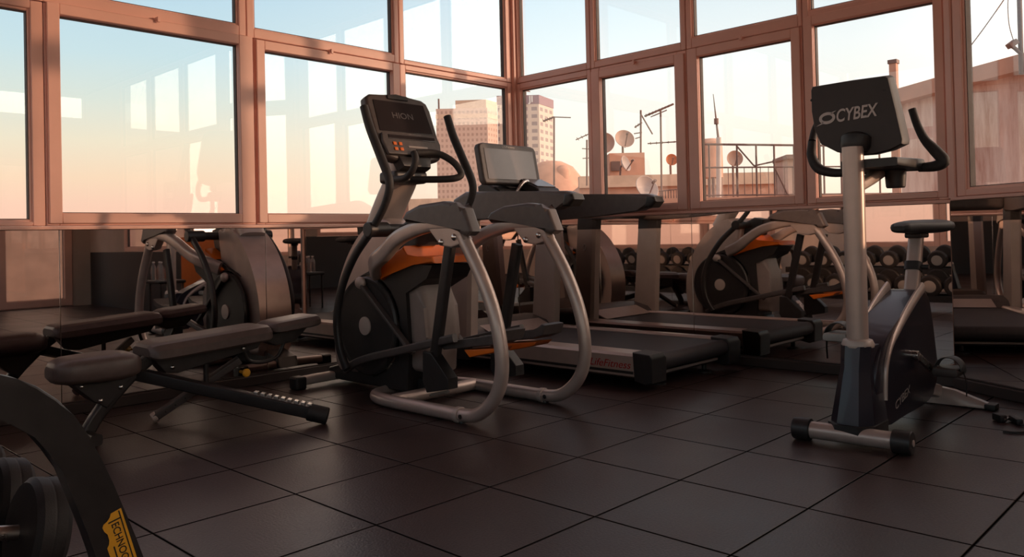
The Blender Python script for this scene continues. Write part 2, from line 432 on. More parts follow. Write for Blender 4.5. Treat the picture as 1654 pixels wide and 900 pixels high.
# the walls behind the camera (seen in mirrors and glass)
def row(w, cuts, zb=0.98, lo=True):
    for a, b in zip(cuts[:-1], cuts[1:]):
        window(w, a, b, zb, 2.22, a+0.08, b-0.08, zb+0.07, 2.15)
        window(w, a, b, 2.22, ZT, a+0.07, b-0.07, 2.30, ZT-0.07)
L_ = B1.y-NY
row(WS, [0.05, 1.05, 2.05, 3.05], 0.80)
mb = MB(); WS.box(mb, 3.05, L_+0.16, 0.80, ZT, 0.004, 0.16); struct('wall_side_2', mb, 'wallpaint')  # windowless stretch, added to keep the low sun off the rack
row(WN_, [3.0, 4.15, 5.3, SX-WX-0.02])
row(WW, [0.02+i*(LY-NY-0.04)/7 for i in range(8)], 0.62)
# solid walls: below the sills and the band over the heads
def wall(name, w, L0, L1, zb, m='wallpaint'):
    mb = MB(); w.box(mb, L0, L1, 0, zb, 0.004, 0.16); w.box(mb, L0, L1, ZT, H, 0.0, 0.16); struct(name, mb, m)
wall('wall_left', WL, WX, RX+0.0, ZL)
wall('wall_right', WR, -LY-0.16, S1, ZR)
wall('wall_bay', WB, 0.0, BL, 1.06)
wall('wall_side', WS, 0.0, L_+0.16, 0.80, 'darkpanel')
wall('wall_rear', WN_, 1.25, SX-WX+0.16, 0.98, 'darkpanel')
mb = MB(); WN_.box(mb, 1.25, 3.0, 0.98, ZT, 0.004, 0.16); WN_.box(mb, -0.16, 0.25, 0.0, 2.80, 0.004, 0.16); WN_.box(mb, 0.25, 1.25, 2.2, 2.80, 0.004, 0.16); WN_.box(mb, -0.16, 1.25, ZT, H, 0.0, 0.16); struct('wall_rear_2', mb, 'wallpaint')  # solid part between the window rows added to block low sun
window(WN_, 0.0, 1.25, 2.80, ZT, 0.04, 1.2, 2.86, 3.18)
window(WN_, 0.25, 1.25, 0.0, 2.2, 0.37, 1.13, 0.12, 2.1, True)
wall('wall_end', WW, 0.0, LY-NY, 0.62, 'wallpaint')
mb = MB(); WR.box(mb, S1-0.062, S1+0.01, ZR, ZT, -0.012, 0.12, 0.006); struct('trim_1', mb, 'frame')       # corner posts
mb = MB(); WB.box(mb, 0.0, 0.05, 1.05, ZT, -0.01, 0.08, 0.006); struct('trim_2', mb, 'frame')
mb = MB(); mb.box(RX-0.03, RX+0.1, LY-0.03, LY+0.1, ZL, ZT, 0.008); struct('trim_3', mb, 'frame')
# thin sill strips above the mirrors
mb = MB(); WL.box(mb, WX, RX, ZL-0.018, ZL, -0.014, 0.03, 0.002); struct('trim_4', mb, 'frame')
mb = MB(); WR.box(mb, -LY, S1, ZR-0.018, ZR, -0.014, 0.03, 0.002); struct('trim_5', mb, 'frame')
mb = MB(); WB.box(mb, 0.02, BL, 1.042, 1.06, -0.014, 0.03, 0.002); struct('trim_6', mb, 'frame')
# baseboards
for nm, w, a, b in (('left', WL, WX, RX), ('right', WR, -LY, S1), ('bay', WB, 0.01, BL)):
    mb = MB(); w.box(mb, a, b, 0.0, 0.06, -0.022, 0.004, 0.004); w.box(mb, a, b, 0.06, 0.068, -0.010, 0.0, 0.001); struct('baseboard_'+nm, mb, 'base')
# mirrors: panels with thin gaps, standing on the baseboards
def mirror(w, s0, s1, z1, label):
    mb = MB(); w.box(mb, s0+0.0015, s1-0.0015, 0.069, z1, -0.006, 0.003, 0.0008)
    tag(mb.build('wall_mirror', 'mirror'), label, 'mirror', 'mirror panels below the windows')
mirror(WL, -0.8, 0.4, ZL-0.020, 'mirror panel under the far left window, behind the black curved rack frame')
mirror(WL, 0.4, 1.60, ZL-0.020, 'mirror panel behind the weight bench, reflecting the bench pads')
mirror(WL, 1.60, 2.82, ZL-0.020, 'mirror panel behind the elliptical trainer under the left windows')
mirror(WL, 2.82, RX-0.01, ZL-0.020, 'narrow mirror panel in the corner in front of the treadmill')
mirror(WR, -LY+0.01, -2.37, ZR-0.020, 'mirror panel on the right wall beside the treadmill deck')
mirror(WR, -2.37, S1-0.006, ZR-0.020, 'mirror panel behind the exercise bike, reflecting a dumbbell rack')
mirror(WB, 0.008, BL-0.01, 1.040, 'angled mirror panel at right edge beside the exercise bike')
# ================================================================== elliptical trainer (front toward the left window wall)
EXN, EXF, EXC = 1.62, 2.23, 1.925
ell = thing('elliptical_trainer', 'tall silver and black elliptical trainer with orange accents and upright console', 'elliptical trainer', (EXC, 2.95, 0))
def yz(X, pts): return [Vector((X, p.y, p.z)) for p in pts]
N1 = (1, 0, 0)
# base tube: a U open to the rear, each end turned up
zb = 0.036
b = MB()
b.tube([(EXN, 2.27, zb), (EXN, 2.6, zb), (EXN, 2.86, zb), (EXN+0.06, 3.02, zb), (EXN+0.22, 3.07, zb), (EXC, 3.075, zb), (EXF-0.22, 3.07, zb), (EXF-0.06, 3.02, zb), (EXF, 2.86, zb), (EXF, 2.6, zb), (EXF, 2.27, zb)], 0.034, 18, 7)
b.build('base_tube', 'silver', ell)
b = MB(); b.tube([(EXN+0.01, 2.80, 0.04), (EXF-0.01, 2.80, 0.04)], 0.034, 18, 1); b.build('crossbar', 'silver', ell)
leg_yz = onX(EXN, (741, 672), (768, 669), (791, 655), (806, 628), (811, 590), (806, 540), (795, 495), (779, 450), (760, 408), (748, 383))
leg_yz[0].z = 0.036; leg_yz[1].z = 0.05
plate = onX(EXN, (692, 361), (738, 360), (748, 372), (757, 386), (751, 394), (736, 400), (718, 397))
pad = onX(EXN, (658, 353), (664, 342), (684, 331), (722, 325), (737, 327), (746, 334), (757, 336), (770, 374), (762, 381), (752, 378), (738, 361), (664, 361))
arm = onX(EXN, (748, 362), (722, 362), (694, 364), (668, 372), (642, 386), (618, 408), (600, 436))
for i, X in enumerate((EXN, EXF)):
    l = MB(); l.tube(yz(X, leg_yz), 0.033, 18, 6); lg = l.build('rear_leg', 'silver', ell)
    # clamp collar at the joint with the base tube
    l = MB(); c = Vector((X, leg_yz[0].y, 0.036)); l.cyl(c+Vector((0, 0.012, 0)), c+Vector((0, -0.02, 0.001)), 0.040, None, 20, 0.004); l.build('collar', 'silver2', lg)
    l = MB(); l.cyl(c+Vector((-0.036, -0.045, 0.002)), c+Vector((-0.031, -0.045, 0.002)), 0.012, None, 14, 0.002); l.build('end_plug', 'black', lg)
    l = MB(); l.cyl((X, c.y-0.02, 0.0), (X, c.y-0.02, 0.014), 0.020, 0.018, 16, 0.002); l.build('floor_pad', 'black', lg)
    p = MB(); p.prism(yz(X, plate), 0.06, N1, 0.008); pl = p.build('pivot_plate', 'silver', ell)
    for q in ((720, 391), (741, 383)):
        v = onX(EXN, q)[0]; k = MB(); sx = -1
        k.lathe([(0.017, 0), (0.017, 0.006), (0.012, 0.012), (0.004, 0.014)], (X-0.028, v.y, v.z), (-1, 0, 0), 16); k.build('bolt', 'chrome', pl)
    p = MB(); p.prism(yz(X, pad), 0.085, N1, 0.022, 3); p.build('arm_cover', 'armgrey', ell)
    aw = yz(X, arm); s_ = 1 if X < EXC else -1
    aw[-2].x += 0.02*s_; aw[-1] = onX(EXN+0.05, (606, 424))[0] if s_ > 0 else Vector((X-0.05, aw[-1].y, aw[-1].z+0.03)); e_ = onX(EXN+0.14, (606, 440))[0]; aw.append(Vector((X+0.14*s_, e_.y, e_.z)))
    p = MB(); p.tube(aw, [0.034, 0.036, 0.038, 0.040, 0.044, 0.05], 16, 5, 0.032, (1, 0, 0), square=0.55); p.build('side_arm', 'silver', ell)
# hanging rocker bars and pedals
sb = onX(1.68, (727, 398), (717, 470), (708, 540), (700, 596))
pedl = onX(1.68, (558, 598), (575, 586), (600, 577), (640, 568), (690, 556), (735, 546))
tread = onX(1.72, (722, 552), (740, 545), (800, 532), (806, 540), (770, 552), (730, 563))
for i, (X, s) in enumerate(((1.68, 1), (2.17, -1))):
    dy = 0.0 if i == 0 else 0.0
    k = MB(); k.tube(yz(X, [p for p in sb]), 0.030, 16, 3, 0.020, (1, 0, 0), square=0.7); rb = k.build('rocker_bar', 'blackmetal', ell)
    g = MB(); v = sb[-1]
    g.prism([Vector((X, v.y+a, v.z+c)) for a, c in ((0.045, 0.09), (-0.02, 0.09), (-0.15, -0.03), (-0.15, -0.085), (0.02, -0.12), (0.05, -0.06))], 0.07, N1, 0.008); g.build('bracket', 'black', rb)
    k = MB(); k.tube(yz(X, pedl), 0.022, 14, 5, 0.017, (1, 0, 0), square=0.6); k.build('pedal_link', 'dark', ell)
    px_ = X+0.10*s
    k = MB()
    k.prism([Vector((px_, y, z)) for y, z in ((2.52, 0.36), (2.42, 0.375), (2.12, 0.41), (2.06, 0.455), (2.03, 0.45), (2.05, 0.40), (2.12, 0.375), (2.48, 0.325))], 0.15, N1, 0.010)
    pe = k.build('pedal', 'dark', ell)
    k = MB(); k.prism([Vector((px_, y, z)) for y, z in ((2.34, 0.335), (2.10, 0.362), (2.13, 0.338), (2.30, 0.300))], 0.12, N1, 0.006); k.build('pedal_sole', 'orange', pe)
# swinging handlebars, running down past the drive disc to the pedal links
hb = onX(EXN, (588, 172), (597, 205), (612, 245), (627, 285), (629, 305), (620, 335), (601, 371))
hl = onX(EXN, (601, 371), (572, 415), (552, 465), (544, 515), (548, 560), (560, 597))
for X in (EXN, EXF):
    k = MB(); k.tube(yz(X, hl), 0.024, 14, 5, 0.018, (1, 0, 0), square=0.3); k.build('swing_arm', 'black', ell)
    k = MB(); k.tube(yz(X, hb), [0.0235, 0.025, 0.025, 0.023, 0.021, 0.021], 16, 6); hbo = k.build('moving_handlebar', 'grip', ell)
    v = yz(X, [hb[-1]])[0]
    k = MB(); k.cyl(v+Vector((-0.035, 0, 0)), v+Vector((0.10 if X < EXC else 0.035, 0, 0)), 0.042, None, 24, 0.008)
    if X > EXC: k.cyl(v+Vector((-0.10, 0, 0)), v+Vector((0, 0, 0)), 0.038, None, 24, 0.006)
    k.build('pivot_hub', 'black', hbo)
v = hb[-1]
k = MB(); k.cyl((EXN+0.02, v.y, v.z), (EXF-0.02, v.y, v.z), 0.030, None, 18); k.build('pivot_shaft', 'black', ell)
# drive housing
DC = Vector((1.76, 3.205, 0.40)); DR = 0.285
out = [Vector((EXC, DC.y+DR*1.04*math.cos(a), DC.z+DR*1.04*math.sin(a))) for a in [math.radians(t) for t in range(60, 265, 12)]]
out += [Vector((EXC, y, z)) for y, z in ((3.10, 0.05), (2.86, 0.06), (2.84, 0.30), (2.86, 0.60), (2.68, 0.68), (2.63, 0.755), (2.88, 0.76), (3.02, 0.78))]
k = MB(); k.prism(out, 0.30, N1, 0.02, 3); k.build('drive_housing', 'black', ell)
for sx, X in ((-1, EXC-0.155), (1, EXC+0.155)):
    k = MB(); k.lathe([(DR, 0), (DR, 0.012), (DR-0.010, 0.022), (DR-0.03, 0.022), (DR-0.04, 0.016), (0.08, 0.020), (0.001, 0.020)], (X, DC.y, DC.z), (sx, 0, 0), 56); ds = k.build('drive_disc', 'black', ell)
    k = MB(); k.lathe([(0.055, 0.0), (0.053, 0.022+0.006), (0.04, 0.030), (0.001, 0.031)], (X, DC.y, DC.z), (sx, 0, 0), 30); k.build('hub_cap', 'silver2', ds)
    # crank: arm from the hub shaft end down to the link
    k = MB(); k.bar((X+sx*0.035, DC.y+0.02, DC.z+0.25), (X+sx*0.035, DC.y-0.45, DC.z-0.12), 0.022, 0.035, (1, 0, 0), 0.006); k.build('crank_arm', 'dark', ell)
    k = MB(); k.ball((X+sx*0.035, DC.y+0.02, DC.z+0.25), 0.036, (0.7, 1.2, 1)); k.build('crank_end', 'silver2', ell)
# silver rear post of the housing
k = MB(); k.prism([Vector((EXC, y, z)) for y, z in ((2.95, 0.66), (2.77, 0.65), (2.74, 0.52), (2.725, 0.36), (2.73, 0.16), (2.94, 0.16), (2.92, 0.40))], 0.25, N1, 0.05, 4); k.build('rear_post', 'midgrey', ell)
# orange accent: flared wing over the housing
k = MB(); k.prism([Vector((EXC, y, z)) for y, z in ((3.15, 0.70), (3.00, 0.79), (2.86, 0.86), (2.83, 0.80), (2.62, 0.80), (2.60, 0.765), (2.78, 0.755), (2.94, 0.725), (3.06, 0.665))], 0.325, N1, 0.012); k.build('accent_panel', 'orange', ell)
k = MB(); k.prism([Vector((EXC, y, z)) for y, z in ((3.0, 0.80), (2.84, 0.86), (2.80, 1.0), (2.90, 1.02), (3.05, 0.95))], 0.16, N1, 0.02); k.build('mast_foot', 'black', ell)
# silver front shell, sweeping down in front of the disc
outer = [(2.98, 0.97), (3.10, 1.02), (3.27, 0.96), (3.42, 0.83), (3.53, 0.66), (3.59, 0.48), (3.60, 0.30), (3.57, 0.10)]
inner = [(3.42, 0.10), (3.435, 0.30), (3.41, 0.46), (3.34, 0.58), (3.24, 0.67), (3.12, 0.72), (3.02, 0.75)]
k = MB(); k.prism([Vector((EXC, p.x, p.y)) for p in catmull([Vector((a, c, 0)) for a, c in outer], 4)+catmull([Vector((a, c, 0)) for a, c in inner], 4)], 0.25, N1, 0.05, 4)
k.build('front_shell', 'silver', ell)
# front stabiliser
k = MB(); k.tube([(1.60, 3.70, 0.045), (1.75, 3.70, 0.05), (2.10, 3.70, 0.05), (2.25, 3.70, 0.045)], 0.028, 16, 4, 0.036, (0, 1, 0), square=0.5); st = k.build('front_stabilizer', 'silver2', ell)
for x0, x1 in ((1.565, 1.64), (2.21, 2.285)):
    k = MB(); k.box(x0, x1, 3.655, 3.745, 0.0, 0.078, 0.014, 3); k.build('end_cap', 'black', st)
k = MB(); k.prism([Vector((EXC, y, z)) for y, z in ((3.76, 0.03), (3.74, 0.10), (3.5, 0.16), (2.8, 0.12), (2.76, 0.03))], 0.16, N1, 0.015); k.build('spine_beam', 'black', ell)
# mast and console
mast = [(3.31, 0.94), (3.26, 1.02), (3.19, 1.12), (3.10, 1.24), (3.07, 1.34)]
k = MB(); k.tube([Vector((EXC, y-0.03, z)) for y, z in mast], 0.062, 18, 5, 0.10, (1, 0, 0), square=0.4); k.build('console_mast', 'silver2', ell)
CT, CB = Vector((EXC, 3.10, 1.745)), Vector((EXC, 2.94, 1.36))            # centre line of the console face, top and bottom
cu = (CT-CB).normalized(); cn = cu.cross(Vector((1, 0, 0)))               # cn points to the user (-y)
if cn.y > 0: cn = -cn
cl = (CT-CB).length; cm = (CT+CB)/2
def cpt(x, v, t=0.0): return cm+Vector((x, 0, 0))+cu*v+cn*t
o = [(-0.235, 0.12), (-0.225, 0.175), (-0.19, 0.198), (0, 0.212), (0.19, 0.198), (0.225, 0.175), (0.238, 0.12), (0.232, -0.13), (0.205, -0.20), (0.13, -0.222), (-0.13, -0.222), (-0.205, -0.20), (-0.232, -0.13)]
k = MB(); k.prism([cpt(x, v) for x, v in o], 0.07, cn, 0.02, 3, off=-0.035); con = k.build('console', 'dark', ell)
k = MB(); k.prism([cpt(x, v) for x, v in ((-0.185, 0.155), (0.185, 0.155), (0.195, -0.045), (-0.195, -0.045))], 0.006, cn, 0.002, off=0.001); sc_ = k.build('display', 'screen', con)
k = MB(); k.text('HION', cpt(-0.075, 0.045, 0.004), (1, 0, 0), cu, 0.055, 0.0008, width=0.15); k.build('display_text', 'dimprint', sc_)
k = MB(); k.prism([cpt(x, v) for x, v in ((-0.20, -0.065), (0.20, -0.065), (0.212, -0.12), (0.19, -0.20), (-0.19, -0.20), (-0.212, -0.12))], 0.026, cn, 0.008, off=0.008); kp = k.build('keypad', 'dark', con)
k = MB(); k.prism([cpt(x, v) for x, v in ((-0.165, -0.078), (0.175, -0.078), (0.175, -0.105), (-0.165, -0.105))], 0.012, cn, 0.003, off=0.019); k.build('readout', 'screen', kp)
for dx in (-0.02, 0.02):
    for dv in (-0.017, 0.017):
        k = MB(); k.obox(cpt(-0.115+dx, -0.152+dv, 0.023), Vector((0.012, 0, 0)), cu*0.010, cn*0.004, 0.003); k.build('button', 'orange', kp)
k = MB(); k.obox(cpt(0.03, -0.150, 0.022), Vector((0.07, 0, 0)), cu*0.006, cn*0.002, 0.001); k.build('key_strip', 'greyprint', kp)
k = MB(); k.obox(cpt(0.0, 0.185, 0.004), Vector((0.075, 0, 0)), cu*0.014, cn*0.006, 0.004); k.build('logo_plate', 'grip', con)
k = MB(); k.text('LIFE FITNESS', cpt(0.0, -0.060, 0.001), (1, 0, 0), cu, 0.012, 0.0006, width=0.10); k.build('lettering', 'greyprint', con)
k = MB(); k.prism([cpt(x, v) for x, v in ((-0.12, -0.20), (0.12, -0.20), (0.10, -0.27), (-0.10, -0.27))], 0.08, cn, 0.015, off=-0.03); k.build('console_neck', 'black', con)
# fixed inner handles: loop in front of the mast
hz = 1.235
k = MB(); k.tube([(EXC-0.10, 3.10, 1.27), (EXC-0.13, 2.98, 1.24), (EXC-0.14, 2.86, 1.235), (EXC-0.135, 2.80, 1.27), (EXC-0.125, 2.78, 1.33), (EXC-0.12, 2.80, 1.375)], 0.019, 14, 6); k.build('fixed_handle', 'grip', ell)
k = MB(); k.tube([(EXC-0.10, 3.05, 1.245), (EXC+0.02, 2.90, 1.235), (EXC+0.13, 2.76, 1.235), (EXC+0.175, 2.74, 1.26), (EXC+0.155, 2.78, 1.33), (EXC+0.10, 2.86, 1.385), (EXC-0.02, 2.90, 1.385)], 0.020, 14, 6); k.build('fixed_handle', 'grip', ell)
k = MB(); k.obox((EXC-0.02, 3.02, 1.25), (0.12, 0, 0), (0, 0.08, 0), (0, 0, 0.035), 0.02, 3); k.build('handle_yoke', 'black', ell)

# ================================================================== treadmill (beside the right mirror, front toward the left window wall)
TL, TR_, TY0, TY1 = 2.87, 3.87, 2.0, 3.95
tm = thing('treadmill', 'grey treadmill with wide console arms standing between elliptical trainer and right mirror', 'treadmill', ((TL+TR_)/2, 3.0, 0))
k = MB(); k.box(TL+0.13, TR_-0.13, TY0+0.05, 3.62, 0.125, 0.198, 0.02, 3); k.build('running_belt', 'belt', tm)
k = MB(); k.cyl((TL+0.13, TY0+0.06, 0.150), (TR_-0.13, TY0+0.06, 0.150), 0.050, None, 24, 0.004); k.build('rear_roller', 'belt', tm)
railp = lambda x, s: [Vector((x+s*a, 0, z)) for a, z in ((0, 0.075), (0, 0.19), (0.012, 0.205), (0.115, 0.212), (0.13, 0.20), (0.13, 0.06), (0.02, 0.06))]
for x, s in ((TL, 1), (TR_, -1)):
    k = MB(); k.loft([[p+Vector((0, y, 0)) for p in railp(x, s)] for y in (TY0+0.13, 2.4, 3.0, 3.6)]); rl = k.build('side_rail', 'silver', tm)
    k = MB(); k.loft([[Vector((x+s*a, y, z)) for a, z in ((-0.003, 0.088), (-0.003, 0.104), (0.012, 0.104), (0.012, 0.088))] for y in (TY0+0.14, 3.58)]); k.build('groove', 'black', rl)
    if s == 1:
        k = MB(); k.text('LifeFitness', Vector((TL-0.0005, 2.455, 0.118)), (0, -1, 0), (0, 0, 1), 0.062, 0.0012, shear=0.3, width=0.30); k.build('lettering', 'red', rl)
    k = MB(); k.prism([Vector((x+s*0.065, y, z)) for y, z in ((TY0+0.14, 0.216), (TY0+0.02, 0.21), (TY0, 0.18), (TY0+0.005, 0.05), (TY0+0.05, 0.035), (TY0+0.13, 0.05))], 0.150, N1, 0.010); k.build('rear_end_cap', 'black', tm)
    k = MB(); k.cyl((x+s*0.24, TY0+0.13, 0.014), (x+s*0.24, TY0+0.13, 0.09), 0.016, None, 14); lg = k.build('levelling_foot', 'blackmetal', tm)
    k = MB(); k.lathe([(0.045, 0.0), (0.045, 0.008), (0.02, 0.018)], (x+s*0.24, TY0+0.13, 0.0), (0, 0, 1), 20); k.build('foot_pad', 'black', lg)
k = MB(); k.box(TL+0.10, TR_-0.10, TY0+0.10, 3.85, 0.055, 0.125, 0.008); k.build('deck_frame', 'blackmetal', tm)
k = MB(); k.box(TL+0.16, TR_-0.16, TY0+0.075, TY0+0.095, 0.072, 0.088, 0.003); k.build('rear_crossbar', 'silver2', tm)
# motor hood
hood = [(3.50, 0.195), (3.56, 0.25), (3.70, 0.285), (3.86, 0.28), (3.96, 0.22), (3.98, 0.10), (3.94, 0.05), (3.50, 0.06)]
k = MB(); k.prism([Vector(((TL+TR_)/2, y, z)) for y, z in hood], TR_-TL-0.04, N1, 0.04, 4); hd = k.build('motor_hood', 'dark', tm)
k = MB(); k.prism([Vector(((TL+TR_)/2, y, z)) for y, z in ((3.44, 0.205), (3.60, 0.265), (3.62, 0.255), (3.46, 0.198))], TR_-TL-0.36, N1, 0.004); k.build('hood_lip', 'silver2', hd)
for x in (TL+0.15, TR_-0.15):
    k = MB(); k.cyl((x-0.025, 3.86, 0.035), (x+0.025, 3.86, 0.035), 0.035, None, 20, 0.006); k.build('transport_wheel', 'black', tm)
# uprights, leaning back a little
UX = (2.885, 3.775); LEAN = 0.055
for x, s in zip(UX, (1, -1)):
    prof = [(-0.045*s, 0.085), (-0.045*s, -0.085), (-0.025*s, -0.11), (0.04*s, -0.11), (0.045*s, -0.10), (0.045*s, 0.11), (-0.02*s, 0.11)]
    k = MB(); k.loft([[Vector((x+a, 3.60-LEAN*t+c*(1-0.12*t), 0.20+0.74*t)) for a, c in prof] for t in (0, 0.35, 0.7, 1)]); up = k.build('upright', 'silver2', tm)
    k = MB(); k.loft([[Vector((x+a*1.02, 3.60-LEAN*(1+t*0.2)+c*(1-0.12)*1.02, 0.94+0.11*t)) for a, c in prof] for t in (0, 0.5, 1)]); k.build('upright_top', 'black', up)
    k = MB(); k.loft([[Vector((x+a*1.15, 3.605+c*1.06, z)) for a, c in prof] for z in (0.055, 0.20)]); k.build('upright_foot', 'black', up)
    # swirl emblem on the outer face
    e = MB(); xo = x-0.048*s; yc = 3.55; 
    pts = [Vector((xo, yc+0.016*math.cos(a)*r, 0.80+0.03*math.sin(a)*r)) for a, r in [(t*0.5, 0.5+0.05*t) for t in range(12)]]
    e.tube(pts, 0.003, 6, 2); e.build('emblem', 'white', up)
    # handrail arm, thick at the console and rounded at the rear
    A = [(3.62, 1.17), (3.50, 1.215), (3.2, 1.20), (2.9, 1.185), (2.60, 1.172), (2.545, 1.155), (2.53, 1.12), (2.56, 1.085), (2.68, 1.06), (3.0, 1.035), (3.3, 1.02), (3.56, 1.01), (3.66, 1.06)]
    k = MB(); k.prism([Vector((x+0.005*s, y, z)) for y, z in A], 0.115, N1, 0.035, 4); ar = k.build('handrail', 'armgrey', tm)
    k = MB(); k.prism([Vector((x+0.005*s, y, z)) for y, z in ((2.60, 1.16), (2.535, 1.15), (2.52, 1.115), (2.56, 1.075), (2.62, 1.075))], 0.124, N1, 0.02, 3); k.build('end_cap', 'black', ar)
k = MB(); k.box(UX[0]+0.05, UX[1]-0.05, 3.52, 3.66, 1.03, 1.16, 0.045, 4); k.build('dashboard', 'dark', tm)
k = MB(); k.prism([Vector((3.33, y, z)) for y, z in ((3.52, 1.13), (3.44, 1.20), (3.46, 1.235), (3.60, 1.30), (3.68, 1.27), (3.66, 1.12))], 0.40, N1, 0.02, 3); k.build('console_base', 'black', tm)
# screen, tilted back
a4 = onY(3.50, (770, 231), (852, 237), (876, 291), (801, 306))
q0 = Vector((3.30, 3.52, 1.575)); q1 = Vector((3.30, 3.46, 1.27))
tu = (q0-q1).normalized(); tn = tu.cross(Vector((1, 0, 0)));  tn = -tn if tn.y > 0 else tn
tc_ = (q0+q1)/2
def tpt(x, v, t=0.0): return tc_+Vector((x, 0, 0))+tu*v+tn*t
k = MB(); k.prism([tpt(x, v) for x, v in ((-0.30, 0.12), (-0.285, 0.145), (-0.25, 0.155), (0.25, 0.155), (0.285, 0.145), (0.30, 0.12), (0.30, -0.12), (0.28, -0.15), (-0.28, -0.15), (-0.30, -0.12))], 0.06, tn, 0.016, 3, off=-0.03); con = k.build('console', 'dark', tm)
k = MB(); k.prism([tpt(x, v) for x, v in ((-0.255, 0.112), (0.255, 0.112), (0.255, -0.115), (-0.255, -0.115))], 0.005, tn, 0.001, off=0.001); k.build('display', 'greyscreen', con)
k = MB(); k.text('LifeFitness', tpt(-0.065, 0.125, 0.001), (1, 0, 0), tu, 0.022, 0.0008, width=0.13); k.build('lettering', 'white', con)
k = MB(); k.tube([tpt(0.02, -0.13, -0.04), (3.32, 3.55, 1.24), (3.32, 3.57, 1.15)], 0.05, 14, 3, 0.09, (1, 0, 0), square=0.5); k.build('console_neck', 'black', con)
k = MB(); k.prism([Vector((3.49+dx, y, z)) for dx, y, z in ((0, 3.40, 1.23), (0, 3.28, 1.215), (0, 3.30, 1.245), (0, 3.48, 1.325), (0, 3.52, 1.25))], 0.24, N1, 0.012); kp = k.build('keypad', 'black', tm)
k = MB(); k.obox((3.49, 3.385, 1.2875), (0.10, 0, 0), (0, 0.07, 0.031), (0, -0.0015, 0.003), 0.001); k.build('button_panel', 'greyscreen', kp)
k = MB(); k.tube([(3.40, 3.42, 1.27), (3.33, 3.36, 1.295), (3.24, 3.34, 1.26), (3.19, 3.38, 1.15)], 0.012, 10, 5); k.build('safety_cord', 'steel', tm)

tm.location.x -= 0.07; tm.location.y -= 0.06
# ================================================================== exercise bike (front toward -x, seat toward the bay wall)
BY = 0.668
bike = thing('exercise_bike', 'upright exercise bike with silver column and black console back, foreground right', 'exercise bike', (2.7, BY, 0))
def bx(pts, y=BY): return [Vector((x, y, z)) for x, z in pts]
NYv = (0, 1, 0)
fA, fB = Vector((2.32, 0.868, 0.048)), Vector((2.345, 0.455, 0.048))
fd = (fB-fA).normalized()
k = MB(); k.cyl(fA, fB, 0.036, None, 24); fs = k.build('front_stabilizer', 'silver', bike)
for p, s in ((fA, -1), (fB, 1)):
    k = MB(); k.cyl(p-fd*0.045*(1 if s > 0 else -1)*1.0, p+fd*0.03*s, 0.048, 0.047, 28, 0.008); ec = k.build('wheel_cap', 'black', fs)
    k = MB(); k.cyl(p+fd*0.029*s, p+fd*0.034*s, 0.014, None, 16, 0.002); k.build('cap_bolt', 'silver2', ec)
# shroud at the foot of the column: faceted boot
sh = MB()
def octo(cx, z, hx0, hx1, hy, tilt=0.0):
    return [Vector((cx+a*(hx1 if a > 0 else hx0), BY+c*hy, z+tilt*a)) for a, c in ((1, 0.55), (0.55, 1), (-0.45, 1), (-1, 0.5), (-1, -0.5), (-0.45, -1), (0.55, -1), (1, -0.55))]
sh.loft([octo(2.40, 0.055, 0.085, 0.20, 0.088), octo(2.41, 0.10, 0.09, 0.20, 0.088), octo(2.435, 0.275, 0.072, 0.17, 0.066), octo(2.44, 0.31, 0.066, 0.16, 0.060), octo(2.452, 0.405, 0.060, 0.13, 0.062)])
shr = sh.build('column_shroud', 'navy', bike, 25)
k = MB(); k.loft([octo(2.398, z, 0.098, 0.20, 0.096) for z in (0.040, 0.048, 0.085, 0.09)]); k.build('shroud_base', 'black', shr)
k = MB(); k.lathe([(0.064, 0), (0.066, 0.012), (0.058, 0.030), (0.047, 0.034)], (2.453, BY, 0.398), (0, 0, 1), 28); k.build('column_collar', 'silver2', shr)
k = MB(); k.cyl((2.45, BY, 0.40), (2.455, BY, 1.245), 0.0435, 0.0435, 28); k.build('console_column', 'silver', bike)
# body housing
BODY = [(2.44, 0.075), (2.46, 0.33), (2.56, 0.42), (2.74, 0.50), (2.92, 0.565), (3.06, 0.60), (3.13, 0.585), (3.185, 0.47), (3.225, 0.33), (3.25, 0.22), (3.235, 0.13), (3.10, 0.075), (2.80, 0.062)]
bo = [Vector((p.x, BY, p.y)) for p in catmull([Vector((a, b, 0)) for a, b in BODY], 4, True)]
k = MB(); k.prism(bo, 0.15, NYv, 0.018, 3); body = k.build('body_housing', 'navy', bike)
# silver arched trim along the upper edge of both sides
ed = [(2.52, 0.17), (2.54, 0.30), (2.60, 0.385), (2.70, 0.45), (2.82, 0.515), (2.95, 0.575), (3.05, 0.615)]
for s in (-1, 1):
    k = MB(); k.tube([Vector((x, BY+s*0.078, z)) for x, z in ed], [0.007, 0.012, 0.018, 0.024, 0.027, 0.027], 12, 6, 0.013, NYv); k.build('edge_trim', 'silver', body)
k = MB(); k.text('CYBEX', Vector((2.66, BY-0.0755, 0.105)), (1, 0, 0.25), (-0.25, 0, 1), 0.05, 0.001, shear=0.25, width=0.20); k.build('lettering', 'greyprint', body)
